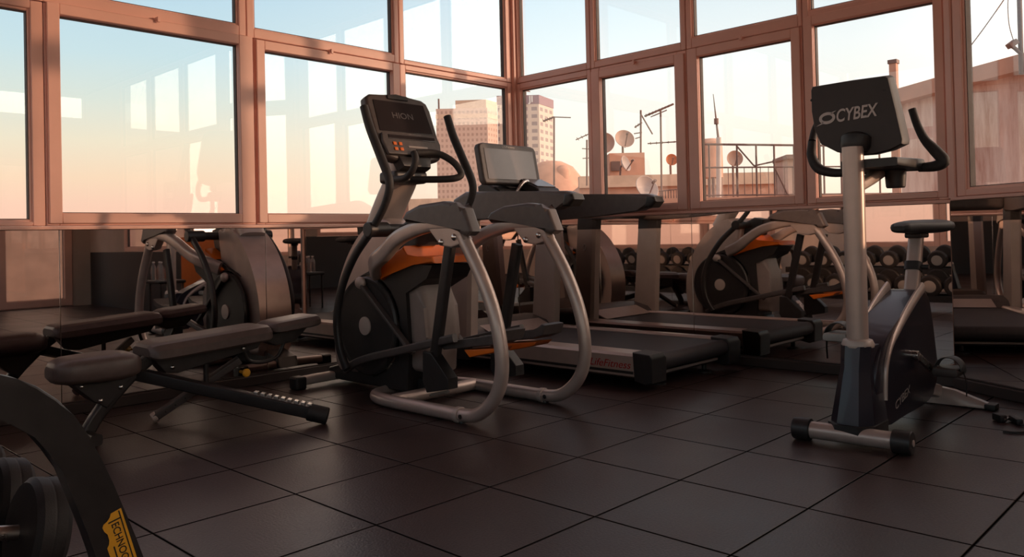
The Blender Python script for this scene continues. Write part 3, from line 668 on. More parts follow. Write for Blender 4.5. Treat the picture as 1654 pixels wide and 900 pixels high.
# cranks and pedals
CX, CZ = 2.89, 0.315
for s, dv in ((-1, Vector((0.14, 0, -0.08))), (1, Vector((-0.16, 0, 0.085)))):
    c0 = Vector((CX, BY+s*0.085, CZ)); c1 = c0+dv+Vector((0, s*0.03, 0))
    k = MB(); k.cyl((CX, BY, CZ), c0+Vector((0, s*0.02, 0)), 0.022, None, 18, 0.003); k.bar(c0+Vector((0, s*0.012, 0)), c1, 0.018, 0.032, (0, 0, 1), 0.006); cr = k.build('crank_arm', 'steel', bike)
    k = MB(); cc = c1+Vector((0, s*0.075, 0))
    k.prism([cc+Vector((x, y*s, 0)) for x, y in ((-0.065, -0.055), (0.065, -0.055), (0.07, 0.05), (-0.07, 0.05))], 0.040, (0, 0, 1), 0.012); k.cyl(c1, cc, 0.009)
    pd = k.build('pedal', 'pedal' if s > 0 else 'dark', cr)
    k = MB(); ring = [cc+Vector((0.0+0.01*math.sin(a), s*(0.058*math.cos(a)), 0.002+0.062*math.sin(a))) for a in [t*PI/10 for t in range(10)]]
    k.tube(ring, 0.005, 10, 3, 0.042, (1, 0, 0)); k.tube([cc+Vector((0, s*0.058, 0)), cc+Vector((0.01, s*0.066, -0.05)), cc+Vector((0.012, s*0.064, -0.11))], 0.002, 8, 4, 0.009, (1, 0, 0)); k.build('pedal_strap', 'black', cr)
# rear foot
k = MB()
rp = lambda x, y, z, h: [Vector((x-0.035, y, 0.006)), Vector((x+0.035, y, 0.006)), Vector((x+0.035, y, z*0.5)), Vector((x+0.018, y, z)), Vector((x-0.018, y, z)), Vector((x-0.035, y, z*0.5))]
k.loft([rp(3.43, BY-0.27, 0.022, 0), rp(3.43, BY-0.20, 0.045, 0), rp(3.43, BY-0.10, 0.078, 0), rp(3.43, BY, 0.092, 0), rp(3.43, BY+0.10, 0.078, 0), rp(3.43, BY+0.20, 0.045, 0), rp(3.43, BY+0.27, 0.022, 0)]); rf = k.build('rear_stabilizer', 'silver', bike)
for s in (-1, 1):
    k = MB(); k.box(3.39, 3.47, BY+s*0.235, BY+s*0.285, 0.0, 0.03, 0.008); k.build('foot_pad', 'black', rf)
k = MB(); k.tube([(3.15, BY, 0.13), (3.28, BY, 0.10), (3.42, BY, 0.065)], 0.035, 14, 4, 0.045, NYv, square=0.6); k.build('rear_spar', 'silver', bike)
# seat post and saddle
k = MB(); k.tube([(3.10, BY, 0.50), (3.145, BY, 0.60), (3.24, BY, 0.875)], 0.029, 16, 1, 0.033, NYv, square=0.55); sp = k.build('seat_post', 'silver', bike)
k = MB(); k.tube([(3.17, BY, 0.685), (3.185, BY, 0.725)], 0.034, 16, 1, 0.038, NYv, square=0.55); k.cyl((3.18, BY, 0.705), (3.18, BY-0.07, 0.705), 0.012); k.build('post_collar', 'black', sp)
sd = MB(); sr = []
for x, hw, zt, zb_ in ((2.985, 0.028, 0.905, 0.882), (3.02, 0.048, 0.922, 0.872), (3.10, 0.062, 0.928, 0.870), (3.20, 0.105, 0.926, 0.868), (3.29, 0.142, 0.93, 0.866), (3.36, 0.142, 0.936, 0.868), (3.41, 0.120, 0.925, 0.875), (3.425, 0.09, 0.912, 0.886)):
    sr.append([Vector((x, BY+hw*math.copysign(abs(math.cos(a))**0.7, math.cos(a)), (zt+zb_)/2+(zt-zb_)/2*math.copysign(abs(math.sin(a))**0.7, math.sin(a)))) for a in [2*PI*i/20 for i in range(20)]])
sd.loft(sr); sa = sd.build('saddle', 'grip', bike, 60)
k = MB(); k.box(3.18, 3.30, BY-0.04, BY+0.04, 0.845, 0.872, 0.008); k.build('saddle_clamp', 'black', sa)
# handlebars: both sides, rising grips
hx = 2.78
k = MB()
pts = [Vector((hx, p.y, p.z)) for p in onX(hx, (1312, 228), (1311, 252), (1322, 272), (1345, 279), (1375, 278), (1410, 274), (1450, 272), (1488, 270), (1512, 268))]
k.tube(pts[:6], [0.019, 0.022, 0.024, 0.021, 0.018, 0.018], 14, 6); k.tube(pts[5:8], 0.016, 14, 5, 0.026, (1, 0, 0))
hb_ = k.build('handlebar', 'grip', bike)
pr_ = onX(hx, (1484, 271), (1512, 268), (1524, 260), (1510, 243), (1494, 226), (1482, 203), (1473, 176))
k = MB(); k.tube(pr_, [0.019, 0.024, 0.026, 0.024, 0.019, 0.017, 0.0165], 14, 6); k.build('hand_grip', 'grip', bike)
v = pts[0]
k = MB(); k.tube([v, v+Vector((0.03, 0.0, 0.05)), v+Vector((0.08, -0.005, 0.11))], 0.018, 14, 5); k.build('hand_grip', 'grip', bike)
k = MB(); k.tube([(2.46, BY, 1.07), (2.62, BY-0.01, 1.115), (2.78, BY-0.02, 1.168)], 0.024, 14, 3, 0.024, NYv, square=0.6); k.build('handlebar_brace', 'silver2', bike)
k = MB(); k.prism([Vector((x, BY-0.06, z)) for x, z in ((2.46, 1.19), (2.80, 1.20), (2.84, 1.17), (2.80, 1.15), (2.46, 1.155))], 0.24, NYv, 0.012); k.build('accessory_tray', 'black', bike)
cu_ = onX(2.74, (1447, 306))[0]
k = MB(); k.lathe([(0.036, 0), (0.040, 0.006), (0.046, 0.085), (0.049, 0.088), (0.046, 0.088), (0.038, 0.01)], (2.74, cu_.y, 1.075), (0, 0, 1), 28); k.build('cup_holder', 'black', bike)
# console: its back faces the camera; a deep pod narrowing below
def quad(x, *px): return onX(x, *px)
fr_ = quad(2.50, (1310, 146), (1312, 140), (1372, 130), (1431, 122), (1436, 125), (1449, 178), (1460, 226), (1459, 233), (1438, 243), (1410, 250), (1382, 252), (1352, 246), (1326, 233), (1316, 210), (1311, 180))
c0 = sum(fr_, Vector())/len(fr_)
k = MB()
def shrink(f, dx, dz=0): return [Vector((2.50+dx, c0.y+(p.y-c0.y)*f, c0.z+(p.z-c0.z)*f+dz)) for p in fr_]
k.loft([shrink(0.975, -0.008), shrink(0.995, 0.0), shrink(1.0, 0.01), shrink(1.015, 0.04, 0.004), shrink(1.01, 0.065, 0.006), shrink(0.96, 0.085, 0.008)])
cs = k.build('console', 'consoleblack', bike, 30)
k = MB(); k.prism([p+Vector((0.087, 0, 0.008)) for p in shrink(0.85, 0)], 0.006, (1, 0, 0), 0.001); k.build('display', 'screen', cs)
# badge: swirl and letters, slightly raised on the back
xo = 2.490
T0, T1 = onX(xo, (1352, 197), (1420, 186))
rt = (T1-T0).normalized()
k = MB(); k.text('CYBEX', T0, rt, (0, 0.06, 1), 0.076, 0.0015, shear=0.25, width=(T1-T0).length, bold=0.018); k.build('lettering', 'lightprint', cs)
e0 = onX(xo, (1336, 191))[0]
ey, ez = -rt, Vector((0, 0, 1))
ey = rt
k = MB()
def arcpts(a0, a1, ra, rb, n=14, cxy=(0, 0)): return [e0+ey*(cxy[0]+ra*math.cos(math.radians(a0+(a1-a0)*i/n)))+ez*(cxy[1]+rb*math.sin(math.radians(a0+(a1-a0)*i/n))) for i in range(n+1)]
for a0, a1, tail in ((60, 235, 1), (240, 415, -1)):
    oa = arcpts(a0, a1, 0.036, 0.026); ia = arcpts(a1, a0, 0.023, 0.013)
    if tail == 1: tp = [e0+ey*0.042+ez*0.027]; P_ = tp+oa+ia
    else: tp = [e0-ey*0.050-ez*0.030]; P_ = tp+oa+ia
    k.prism(P_, 0.0015, (1, 0, 0))
k.build('emblem', 'lightprint', cs)
for q in ((1311, 162), (1428, 146)):
    v = onX(xo+0.002, q)[0]; k = MB(); k.cyl(v+Vector((0.006, 0, 0)), v+Vector((-0.001, 0, 0)), 0.006, None, 12); k.build('screw', 'inkblack', cs)
k = MB(); k.lathe([(0.046, 0), (0.062, 0.02), (0.066, 0.06), (0.05, 0.075)], (2.478, BY, 1.225), (0.35, 0, 1), 26); k.build('column_socket', 'black', bike)

# ================================================================== weight bench (lies along the mirror)
bench = thing('weight_bench', 'adjustable black weight bench with grey brown pads in front of the left mirror', 'weight bench', (0.95, 3.36, 0))
Yb = 3.36; BX = 0.08
def pad_(x0, x1, z0, z1, w, h, name, taper=0.0, m='vinyl'):
    """padded slab from (x0,z0) to (x1,z1) (heights of its top), chamfered along its edges"""
    k = MB(); d = Vector((x1-x0, 0, z1-z0)); L = d.length; d.normalize(); up = Vector((0, 1, 0)).cross(d); up = up if up.z > 0 else -up
    rings = []
    for t, f, hh in ((0, 0.72, 0.5), (0.012, 0.86, 0.8), (0.035, 0.97, 0.96), (0.07, 1, 1), (L-0.07, 1, 1), (L-0.035, 0.98, 0.97), (L-0.012, 0.9, 0.86), (L, 0.78, 0.6)):
        ww = w/2*f*(1-taper*(1-t/L)); c = Vector((x0, Yb, z0))+d*t-up*h/2
        rings.append([c+Vector((0, a*ww, 0))+up*(b*h/2*hh) for a, b in ((1, -0.75), (1, 0.1), (0.84, 0.75), (0.62, 1), (-0.62, 1), (-0.84, 0.75), (-1, 0.1), (-1, -0.75), (-0.9, -1), (0.9, -1))])
    k.loft(rings); return k.build(name, m, bench, 28)
pad_(0.46+BX, 1.10+BX, 0.425, 0.463, 0.29, 0.085, 'back_pad')
pad_(1.11+BX, 1.41+BX, 0.466, 0.490, 0.24, 0.062, 'head_pad')
# seat: softer, rounded block
k = MB(); rings = []
for x, hy, zt, zb_ in ((0.055, 0.055, 0.345, 0.315), (0.075, 0.095, 0.372, 0.295), (0.12, 0.125, 0.388, 0.285), (0.22, 0.138, 0.392, 0.280), (0.33, 0.138, 0.394, 0.280), (0.39, 0.125, 0.386, 0.288), (0.425, 0.10, 0.368, 0.300), (0.44, 0.06, 0.345, 0.315)):
    rings.append([Vector((x+BX, Yb+hy*math.copysign(abs(math.cos(a))**0.6, math.cos(a)), (zt+0.008+zb_-0.012)/2+(zt+0.02-zb_)/2*math.copysign(abs(math.sin(a))**0.6, math.sin(a)))) for a in [2*PI*i/22 for i in range(22)]])
k.loft(rings); k.build('seat_pad', 'vinyl', bench, 60)
# pad carriers
k = MB(); k.prism(bx([(a+BX, c) for a, c in ((0.50, 0.345), (0.56, 0.27), (0.62, 0.262), (1.05, 0.335), (1.08, 0.375))], Yb), 0.10, NYv, 0.006); bc = k.build('back_carrier', 'blackmetal', bench)
k = MB(); k.prism(bx([(a+BX, c) for a, c in ((1.08, 0.375), (1.16, 0.335), (1.28, 0.345), (1.36, 0.415), (1.12, 0.40))], Yb), 0.08, NYv, 0.006); k.build('head_carrier', 'blackmetal', bench)
k = MB(); k.prism(bx([(a+BX, c) for a, c in ((0.12, 0.29), (0.22, 0.19), (0.285, 0.145), (0.33, 0.20), (0.42, 0.295))], Yb), 0.11, NYv, 0.006); sc2 = k.build('seat_carrier', 'blackmetal', bench)
for x, z, o_ in ((0.175, 0.262, sc2), (0.255, 0.185, sc2), (0.345, 0.235, sc2), (0.59, 0.295, bc), (0.965, 0.345, bc)):
    k = MB(); k.lathe([(0.011, 0), (0.011, 0.006), (0.007, 0.010), (0.001, 0.011)], (x+BX, Yb-0.054, z), (0, -1, 0), 14); k.build('bolt', 'chrome', o_)
# curved front leg
k = MB(); k.tube(bx([(a+BX, c) for a, c in ((0.49, 0.345), (0.43, 0.30), (0.36, 0.235), (0.285, 0.155), (0.235, 0.09), (0.20, 0.03))], Yb-0.02), 0.030, 14, 5, 0.026, NYv, square=0.6); fl_ = k.build('front_leg', 'blackmetal', bench)
k = MB(); k.tube([(0.20+BX, Yb-0.16, 0.03), (0.20+BX, Yb+0.20, 0.03)], 0.026, 14, 1, 0.026, (0, 0, 1), square=0.5); k.build('foot_bar', 'blackmetal', fl_)
# long rear leg with adjusting rack, ending in a rubber cap
r0, r1 = Vector((0.50, Yb, 0.285)), Vector((1.175, 2.78, 0.045))
rd = (r1-r0).normalized()
k = MB(); k.tube([r0, r1], 0.034, 14, 1, 0.030, (0, 0, 1), square=0.7); rl = k.build('rear_leg', 'blackmetal', bench)
k = MB()
for i in range(9):
    c = r0+rd*(0.60+0.033*i)+Vector((0, 0, 0.036)); k.obox(c, rd*0.010, Vector((0.67, 0.74, 0))*0.020, Vector((0, 0, 0.008)), 0.002)
k.build('rack_teeth', 'steel', rl)
k = MB(); k.cyl(r1-rd*0.07, r1+rd*0.03, 0.042, 0.042, 24, 0.008); k.build('rubber_cap', 'rubber', rl)
# slanting adjuster bar with drilled holes, and its orange knob
a0_, a1_ = Vector((0.655, 3.49, 0.028)), Vector((1.035, 3.33, 0.285))
ad = (a1_-a0_).normalized()
k = MB(); k.tube([a0_, a1_], 0.020, 14, 1, 0.024, (0, 1, 0), square=0.7); ab = k.build('adjuster_bar', 'dark', bench)
for i in range(3):
    c = a0_+ad*(0.05+0.055*i); k = MB(); k.cyl(c+Vector((0, -0.0255, 0.0)), c+Vector((0, -0.020, 0.0)), 0.006, None, 12); k.build('pin_hole', 'inkblack', ab)
k = MB(); k.cyl(a0_-ad*0.012, a0_+ad*0.012, 0.027, None, 18, 0.004); k.build('bar_end', 'silver2', ab)
kc = onY(3.28, (396, 602))[0]
k = MB(); k.lathe([(0.008, -0.05), (0.010, 0), (0.020, 0.004), (0.022, 0.016), (0.016, 0.022), (0.001, 0.023)], kc, (0, -1, 0), 20); k.build('adjuster_knob', 'yellow', ab)
k = MB(); k.cyl((0.86, Yb-0.01, 0.30), (0.86, Yb-0.01, 0.165), 0.013, None, 14); k.build('support_strut', 'blackmetal', bench)
k = MB(); k.tube(bx([(a+BX, c) for a, c in ((0.995, 0.335), (1.02, 0.27), (1.10, 0.25), (1.19, 0.27), (1.235, 0.345))], Yb), 0.010, 12, 5); k.build('hook_bar', 'blackmetal', bench)

# ================================================================== dumbbell rack at the left edge, running away along +y
RKX = -0.42
rack = thing('dumbbell_rack', 'black dumbbell rack with curved side frame and yellow label, bottom left corner', 'dumbbell rack', (-0.75, 2.4, 0))
YF = 0.92
arc_o = onY(YF, (0, 606), (30, 613), (62, 625), (95, 646), (122, 672), (147, 708), (167, 745), (186, 785), (205, 830), (221, 868), (235, 905))
arc_i = onY(YF, (0, 678), (30, 686), (62, 704), (85, 730), (103, 764), (118, 800), (132, 835), (145, 868), (158, 905))
def frame_side(y):
    O = [Vector((-1.06, y, 0.0)), Vector((-1.10, y, 0.45)), Vector((-1.04, y, 0.66)), Vector((-0.90, y, 0.735)), Vector((-0.78, y, 0.735))]+[Vector((p.x, y, p.z)) for p in arc_o]
    I = [Vector((p.x, y, p.z)) for p in arc_i]
    e = (arc_o[-1]-arc_o[-2]).normalized(); f = (arc_i[-1]-arc_i[-2]).normalized()
    bo_ = arc_o[-1]-e*(arc_o[-1].z/e.z); bi_ = arc_i[-1]-f*(arc_i[-1].z/f.z)
    O.append(Vector((bo_.x-0.03, y, 0.0))); I.append(Vector((bi_.x-0.02, y, 0.0)))
    return O+I[::-1]+[Vector((-0.78, y, 0.655)), Vector((-0.89, y, 0.655)), Vector((-0.97, y, 0.60)), Vector((-1.01, y, 0.45)), Vector((-0.97, y, 0.0))]
for y in (YF+0.03, 3.90):
    k = MB(); k.prism(frame_side(y), 0.05, NYv, 0.005, 2); sf = k.build('side_frame', 'blackmetal', rack)
    if y < 2:
        # yellow label on the face towards the camera: stepped outline, letters running down the leg
        yf = YF+0.03-0.0255
        p0, p1 = onY(yf, (179, 850), (194, 898)); U = (p1-p0).length/50.3
        rt = (p1-p0).normalized(); up = Vector((-rt.z, 0, rt.x)); up = up if up.x > 0 else -up
        q = lambda a, c, t=0.0: p0+rt*(a*U)+up*(c*U)-Vector((0, t, 0))
        lab = [q(a, c) for a, c in ((-19, 20.5), (-18, 5), (-13, 2), (-9, -3), (-7, -9), (-3, -11.5), (4, -10.5), (10, -7.5), (20, -7.7), (26, -10), (30, -13.6), (47, -13.2), (105, -13.2), (105, 22))]
        k = MB(); k.prism(lab, 0.0012, NYv); lb = k.build('label', 'yellow', sf)
        k = MB()
        k.text('ECHNOGYM', q(-1.5, 1, 0.0007), rt, up, 15.5*U, 0.0004, width=80*U, bold=0.012)
        bars = ((-17, 100, 15.4, 17.2), (-6.8, -4.6, -2.5, 16.5), (32, 78, -5.4, -3.4))
        for a0b, a1b, c0b, c1b in bars: k.prism([q(a0b, c0b, 0.0009), q(a1b, c0b, 0.0009), q(a1b, c1b, 0.0009), q(a0b, c1b, 0.0009)], 0.0004, NYv)
        k.build('lettering', 'inkblack', lb)
shelves = ((-0.60, 0.165), (-0.88, 0.45))
for x, z in shelves:
    for dx in (-0.085, 0.085):
        k = MB(); k.bar((x+dx, YF+0.03, z-0.033+dx*-0.25), (x+dx, 3.90, z-0.033+dx*-0.25), 0.05, 0.028, (0, 0, 1), 0.004); k.build('shelf_rail', 'blackmetal', rack)
    k = MB(); k.bar((x+0.135, YF+0.03, z-0.045), (x+0.135, 3.90, z-0.045), 0.02, 0.07, (0, 0, 1), 0.004); k.build('shelf_lip', 'blackmetal', rack)

def make_dumbbell(r, L, label, group):
    d = thing('dumbbell', label, 'dumbbell', (0, 0, 0), group)
    k = MB(); k.cyl((-L*0.33, 0, 0), (L*0.33, 0, 0), 0.017, None, 18); k.build('handle', 'steel', d)
    for s in (-1, 1):
        k = MB(); k.lathe([(r*0.55, 0), (r*0.9, 0.004), (r, 0.016), (r, 0.036), (r*0.985, 0.039), (r*0.985, 0.042), (r, 0.045), (r, 0.064), (r*0.9, 0.076), (r*0.62, 0.078), (r*0.60, 0.072), (0.001, 0.072)], (s*L*0.29, 0, 0), (s, 0, 0), 32); hd = k.build('weight_head', 'rubber', d)
        k = MB(); k.lathe([(r*0.56, 0), (r*0.56, 0.004), (r*0.52, 0.006), (0.001, 0.006)], (s*(L*0.29+0.072), 0, 0), (s, 0, 0), 24); k.build('weight_disc', 'greyprint', hd)
    return d
big = make_dumbbell(0.118, 0.36, '', 'dumbbells on the lower rack shelf')
sml = make_dumbbell(0.102, 0.33, '', 'dumbbells on the upper rack shelf')
tilt = (0, math.radians(12), 0)
first = True
for i in range(10):
    y = 1.38+0.255*i; r = 0.118
    o = big if i == 0 else dup(big, (0, 0, 0))
    o.location = (-0.61, y, shelves[0][1]+0.008+r); o.rotation_euler = tilt
    o['label'] = {0: 'black round dumbbell nearest the curved rack frame, bottom left', 1: 'second black dumbbell behind the nearest one at lower left edge'}.get(i, 'black round dumbbell in lower row of rack, reflected in right mirror')
for i in range(10):
    y = 1.38+0.255*i; r = 0.102
    o = sml if i == 0 else dup(sml, (0, 0, 0))
    o.location = (-0.88, y, shelves[1][1]+0.008+r); o.rotation_euler = tilt
    o['label'] = 'black round dumbbell in upper row of rack, reflected in right mirror'

# ================================================================== small things on the floor at the right, and by the side wall
pc = onZ(0.012, (1607, 674), (1622, 679), (1634, 676), (1648, 684), (1662, 688))
tw = thing('plug_adapter', 'black power plug lying on rubber floor at right edge', 'plug', (pc[0].x, pc[0].y, 0))
k = MB(); k.bar(pc[0]+Vector((0, 0, 0.006)), pc[1]+Vector((0, 0, 0.006)), 0.035, 0.034, (0, 0, 1), 0.008); k.build('plug_body', 'black', tw)
k = MB(); k.bar(pc[2]+Vector((0, 0, 0.004)), pc[3]+Vector((0, 0, 0.004)), 0.03, 0.028, (0, 0, 1), 0.008); k.build('socket_body', 'black', tw)
k = MB(); k.tube([p+Vector((0, 0, 0.002)) for p in (pc[1], (pc[1]+pc[2])/2+Vector((0, 0.0, 0)), pc[2])], 0.006, 10, 4); k.build('prong_sleeve', 'steel', tw)
pz = onZ(0.006, (1648, 686), (1665, 689), (1660, 697), (1640, 699), (1620, 697))
k = MB(); k.tube(pz, 0.005, 10, 6); tag(k.build('power_cable', 'black'), 'thin black cable curling on the floor beside the plug', 'cable')
# stool with water bottles by the orange panel, seen only in the mirror
k = MB(); k.box(SX-0.03, SX+0.004, -1.25, -0.25, 0.08, 0.98, 0.004); tag(k.build('wall_panel', 'orange'), 'orange panel on the side wall, reflected in left mirror', 'wall panel')
stl = thing('stool', 'black stool carrying water bottles, reflected in the left mirror', 'stool', (3.0, -0.75, 0))
k = MB(); k.box(2.84, 3.16, -0.93, -0.57, 0.44, 0.48, 0.015); k.build('seat', 'black', stl)
for x in (2.87, 3.13):
    for y in (-0.90, -0.60):
        k = MB(); k.tube([(x, y, 0.0), (x, y, 0.45)], 0.012, 12, 1); k.build('leg', 'blackmetal', stl)
def bottle(i, x, y, z):
    b = thing('water_bottle', 'clear water bottle standing on black stool, reflected in left mirror', 'bottle', (x, y, z), 'water bottles on the stool')
    k = MB(); k.lathe([(0.028, 0), (0.032, 0.006), (0.032, 0.05), (0.029, 0.06), (0.032, 0.07), (0.032, 0.13), (0.026, 0.16), (0.013, 0.185), (0.012, 0.20)], (x, y, z), (0, 0, 1), 20); k.build('bottle_body', 'bottle', b)
    k = MB(); k.cyl((x, y, z+0.198), (x, y, z+0.216), 0.0145, None, 16, 0.002); k.build('cap', 'white', b)
    return b
M['bottle'] = mat('clear_plastic', (0.75, 0.75, 0.78), 0.15)
M['bottle'].node_tree.nodes['Principled BSDF'].inputs['Transmission Weight'].default_value = 0.75
bt = bottle(0, 2.90, -0.86, 0.48)
for i, (x, y) in enumerate(((2.98, -0.88), (3.06, -0.86), (2.93, -0.72), (3.03, -0.70))): dup(bt, (x, y, 0.48))
# ================================================================== outside: roofs, dishes, towers
def omat(name, col, var=0.12, rough=0.85): return mat(name, col, rough, 0, var, 3.0)
M['plaster'] = omat('pink_plaster', (0.62, 0.34, 0.24))
M['plaster2'] = omat('pale_plaster', (0.66, 0.46, 0.34))
M['concrete'] = omat('concrete', (0.45, 0.34, 0.29))
M['dish'] = omat('dish_paint', (0.55, 0.36, 0.28), 0.1, 0.6)
M['dishgrey'] = omat('dish_grey', (0.55, 0.46, 0.42), 0.1, 0.5)
M['dishrust'] = omat('dish_rust', (0.62, 0.22, 0.10), 0.2, 0.7)
M['mast'] = omat('mast_metal', (0.20, 0.12, 0.10), 0.2, 0.6)
M['rail'] = omat('railing_metal', (0.16, 0.095, 0.08), 0.2, 0.6)
M['sign'] = omat('violet_sign_band', (0.32, 0.20, 0.22))
M['ground'] = omat('city_ground', (0.36, 0.27, 0.24))
def facade(name, wall, win, nx, nz, hx, hz):
    """tower wall with a grid of window openings; object coordinates"""
    m, nt, b = nodes(name)
    tc = nt.nodes.new('ShaderNodeTexCoord'); sp = nt.nodes.new('ShaderNodeSeparateXYZ'); nt.links.new(tc.outputs['Object'], sp.inputs[0])
    h = math_node(nt, 'SUBTRACT', math_node(nt, 'MULTIPLY', sp.outputs['X'], 0.9), math_node(nt, 'MULTIPLY', sp.outputs['Y'], 0.43))
    def cell(v, size, frac):
        f = math_node(nt, 'FRACT', math_node(nt, 'DIVIDE', v, size))
        return math_node(nt, 'LESS_THAN', math_node(nt, 'ABSOLUTE', math_node(nt, 'SUBTRACT', f, 0.5)), frac/2)
    w = math_node(nt, 'MULTIPLY', cell(h, nx, hx), cell(sp.outputs['Z'], nz, hz))
    mx = nt.nodes.new('ShaderNodeMix'); mx.data_type = 'RGBA'; mx.inputs[6].default_value = (*wall, 1); mx.inputs[7].default_value = (*win, 1)
    nt.links.new(w, mx.inputs[0]); nt.links.new(mx.outputs[2], b.inputs['Base Color']); b.inputs['Roughness'].default_value = 0.7
    return m
def weathered():
    m, nt, b = nodes('weathered_wall')
    tc = nt.nodes.new('ShaderNodeTexCoord'); mp = nt.nodes.new('ShaderNodeMapping'); mp.inputs['Scale'].default_value = (2.2, 2.2, 0.35)
    nt.links.new(tc.outputs['Object'], mp.inputs['Vector'])
    n = nt.nodes.new('ShaderNodeTexNoise'); n.inputs['Scale'].default_value = 2.4; n.inputs['Detail'].default_value = 8; n.inputs['Roughness'].default_value = 0.7
    nt.links.new(mp.outputs[0], n.inputs['Vector'])
    r = nt.nodes.new('ShaderNodeValToRGB'); e = r.color_ramp.elements
    e[0].position = 0.34; e[0].color = (0.52, 0.29, 0.22, 1); e[1].position = 0.62; e[1].color = (0.82, 0.64, 0.55, 1)
    k = e.new(0.46); k.color = (0.68, 0.47, 0.39, 1)
    nt.links.new(n.outputs['Fac'], r.inputs['Fac']); nt.links.new(r.outputs['Color'], b.inputs['Base Color']); b.inputs['Roughness'].default_value = 0.9
    return m
M['weathered'] = weathered()
GZ = -22.0
mb = MB(); mb.box(-400, 700, -400, 900, GZ-1, GZ)
struct('ground', mb, 'ground')

def block(name, label, cat, x0, x1, ytop, D, depth, m, ex=0.0, group=None, bottom=None, skew=0.0):
    """building whose front spans pixels x0..x1 at distance D and whose top edge is at pixel row ytop; runs back by depth"""
    a, b = dep(D, (x0, ytop), (x1, ytop)); zt = (a.z+b.z)/2
    fwd = Vector((CF.x, CF.y, 0)).normalized(); rgt = Vector((b.x-a.x, b.y-a.y, 0)).normalized()
    n = Vector((-rgt.y, rgt.x, 0)); n = n if n.dot(fwd) > 0 else -n
    a = Vector((a.x, a.y, 0)); b = Vector((b.x, b.y, 0))+n*skew
    z0 = GZ if bottom is None else bottom
    root = thing(name, label, cat, (a.x, a.y, z0), group)
    k = MB(); k.prism([p+Vector((0, 0, (zt+z0)/2)) for p in (a, b, b+n*depth, a+n*depth)], zt-z0, (0, 0, 1))
    k.build('building_block' if cat == 'building' else 'wall_block', m, root)
    return root, a, b, n, zt
k = MB(); k.box(0.2, 7.0, -12.5, -9.0, GZ, 3.4); tag(k.build('courtyard_building', 'plaster2'), 'pale building wall outside the glass door, reflected in far left mirror', 'building')
# hotel towers, far away, each with a face toward the sun
def tower(label, fx0, fx1, sx1, ytop, D, front, side, extra):
    a, b, c = dep(D, (fx0, ytop), (fx1, ytop), (sx1, ytop)); zt = a.z
    a, b = Vector((a.x, a.y, 0)), Vector((b.x, b.y, 0))
    w = (c-b).length
    sd = Vector((0.95, 0.31, 0)).normalized()          # the side face runs off to the right and away
    # length along sd so that its far edge shows at column sx1
    rr = ray(sx1, ytop); rr = Vector((rr.x, rr.y, 0)); p0 = Vector((CAM.x, CAM.y, 0))
    den = sd.x*rr.y-sd.y*rr.x; dlt = p0-b
    L = (dlt.x*rr.y-dlt.y*rr.x)/den
    c = b+sd*L; d = a+sd*L
    root = thing('hotel_tower', label, 'building', (b.x, b.y, GZ))
    mid = (zt+GZ)/2; k = MB(); k.prism([p+Vector((0, 0, mid)) for p in (a, b, c, d)], zt-GZ, (0, 0, 1)); k.build('tower_block', front, root)
    extra(root, a, b, c, d, zt)
    return root
F1 = facade('tower_facade_grid', (0.62, 0.43, 0.35), (0.44, 0.29, 0.235), 1.15, 1.6, 0.5, 0.5)
F2 = facade('tower_facade_banded', (0.62, 0.50, 0.42), (0.33, 0.25, 0.24), 2.6, 2.2, 0.6, 0.5)
def ex1(root, a, b, c, d, zt):
    k = MB(); q = [a+(b-a)*0.35+(d-a)*0.15, b-(b-a)*0.02+(c-b)*0.0, c, d+(c-d)*0.3]
    k.prism([p+Vector((0, 0, zt+1.2)) for p in q], 2.4, (0, 0, 1)); k.build('penthouse', 'plaster2', root)
    g = (a+c)/2; k = MB(); k.prism([g+(p-g)*1.015+Vector((0, 0, zt-2.2)) for p in (a, b, c, d)], 1.2, (0, 0, 1)); k.build('cornice', 'plaster2', root)
    k = MB()
    k.cyl((a.x+2, a.y+1, zt), (a.x+2, a.y+1, zt+3.2), 0.25); k.build('roof_mast', 'mast', root)
tower('wide beige tower with dense window grid beyond the left windows', 704, 787, 803, 176, 230, F1, F1, ex1)
def ex2(root, a, b, c, d, zt):
    e = (b-a)*0.006
    g = (a+c)/2; k = MB(); k.prism([g+(p-g)*1.02+Vector((0, 0, zt-1.1)) for p in (a, b, c, d)], 2.6, (0, 0, 1)); sg = k.build('sign_band', 'sign', root)
    rt = (b-a).normalized(); nn = rt.cross(Vector((0, 0, 1)))
    k = MB(); k.text('JI', a+(b-a)*0.74+Vector((0, 0, zt-2.0))+nn*0.8, rt, (0, 0, 1), 2.6, 0.3, bold=0.02); k.build('sign_letters', 'white', sg)
    k = MB(); m_ = (a+c)/2; k.cyl((m_.x, m_.y, zt), (m_.x, m_.y, zt+4.5), 0.3); k.bar((m_.x-2, m_.y, zt+2.4), (m_.x+2, m_.y, zt+2.4), 0.3, 0.3); k.build('roof_antenna', 'mast', root)
tower('tall pale tower with violet sign band on its top, right of the corner post', 803, 870, 893, 156, 240, F2, F2, ex2)

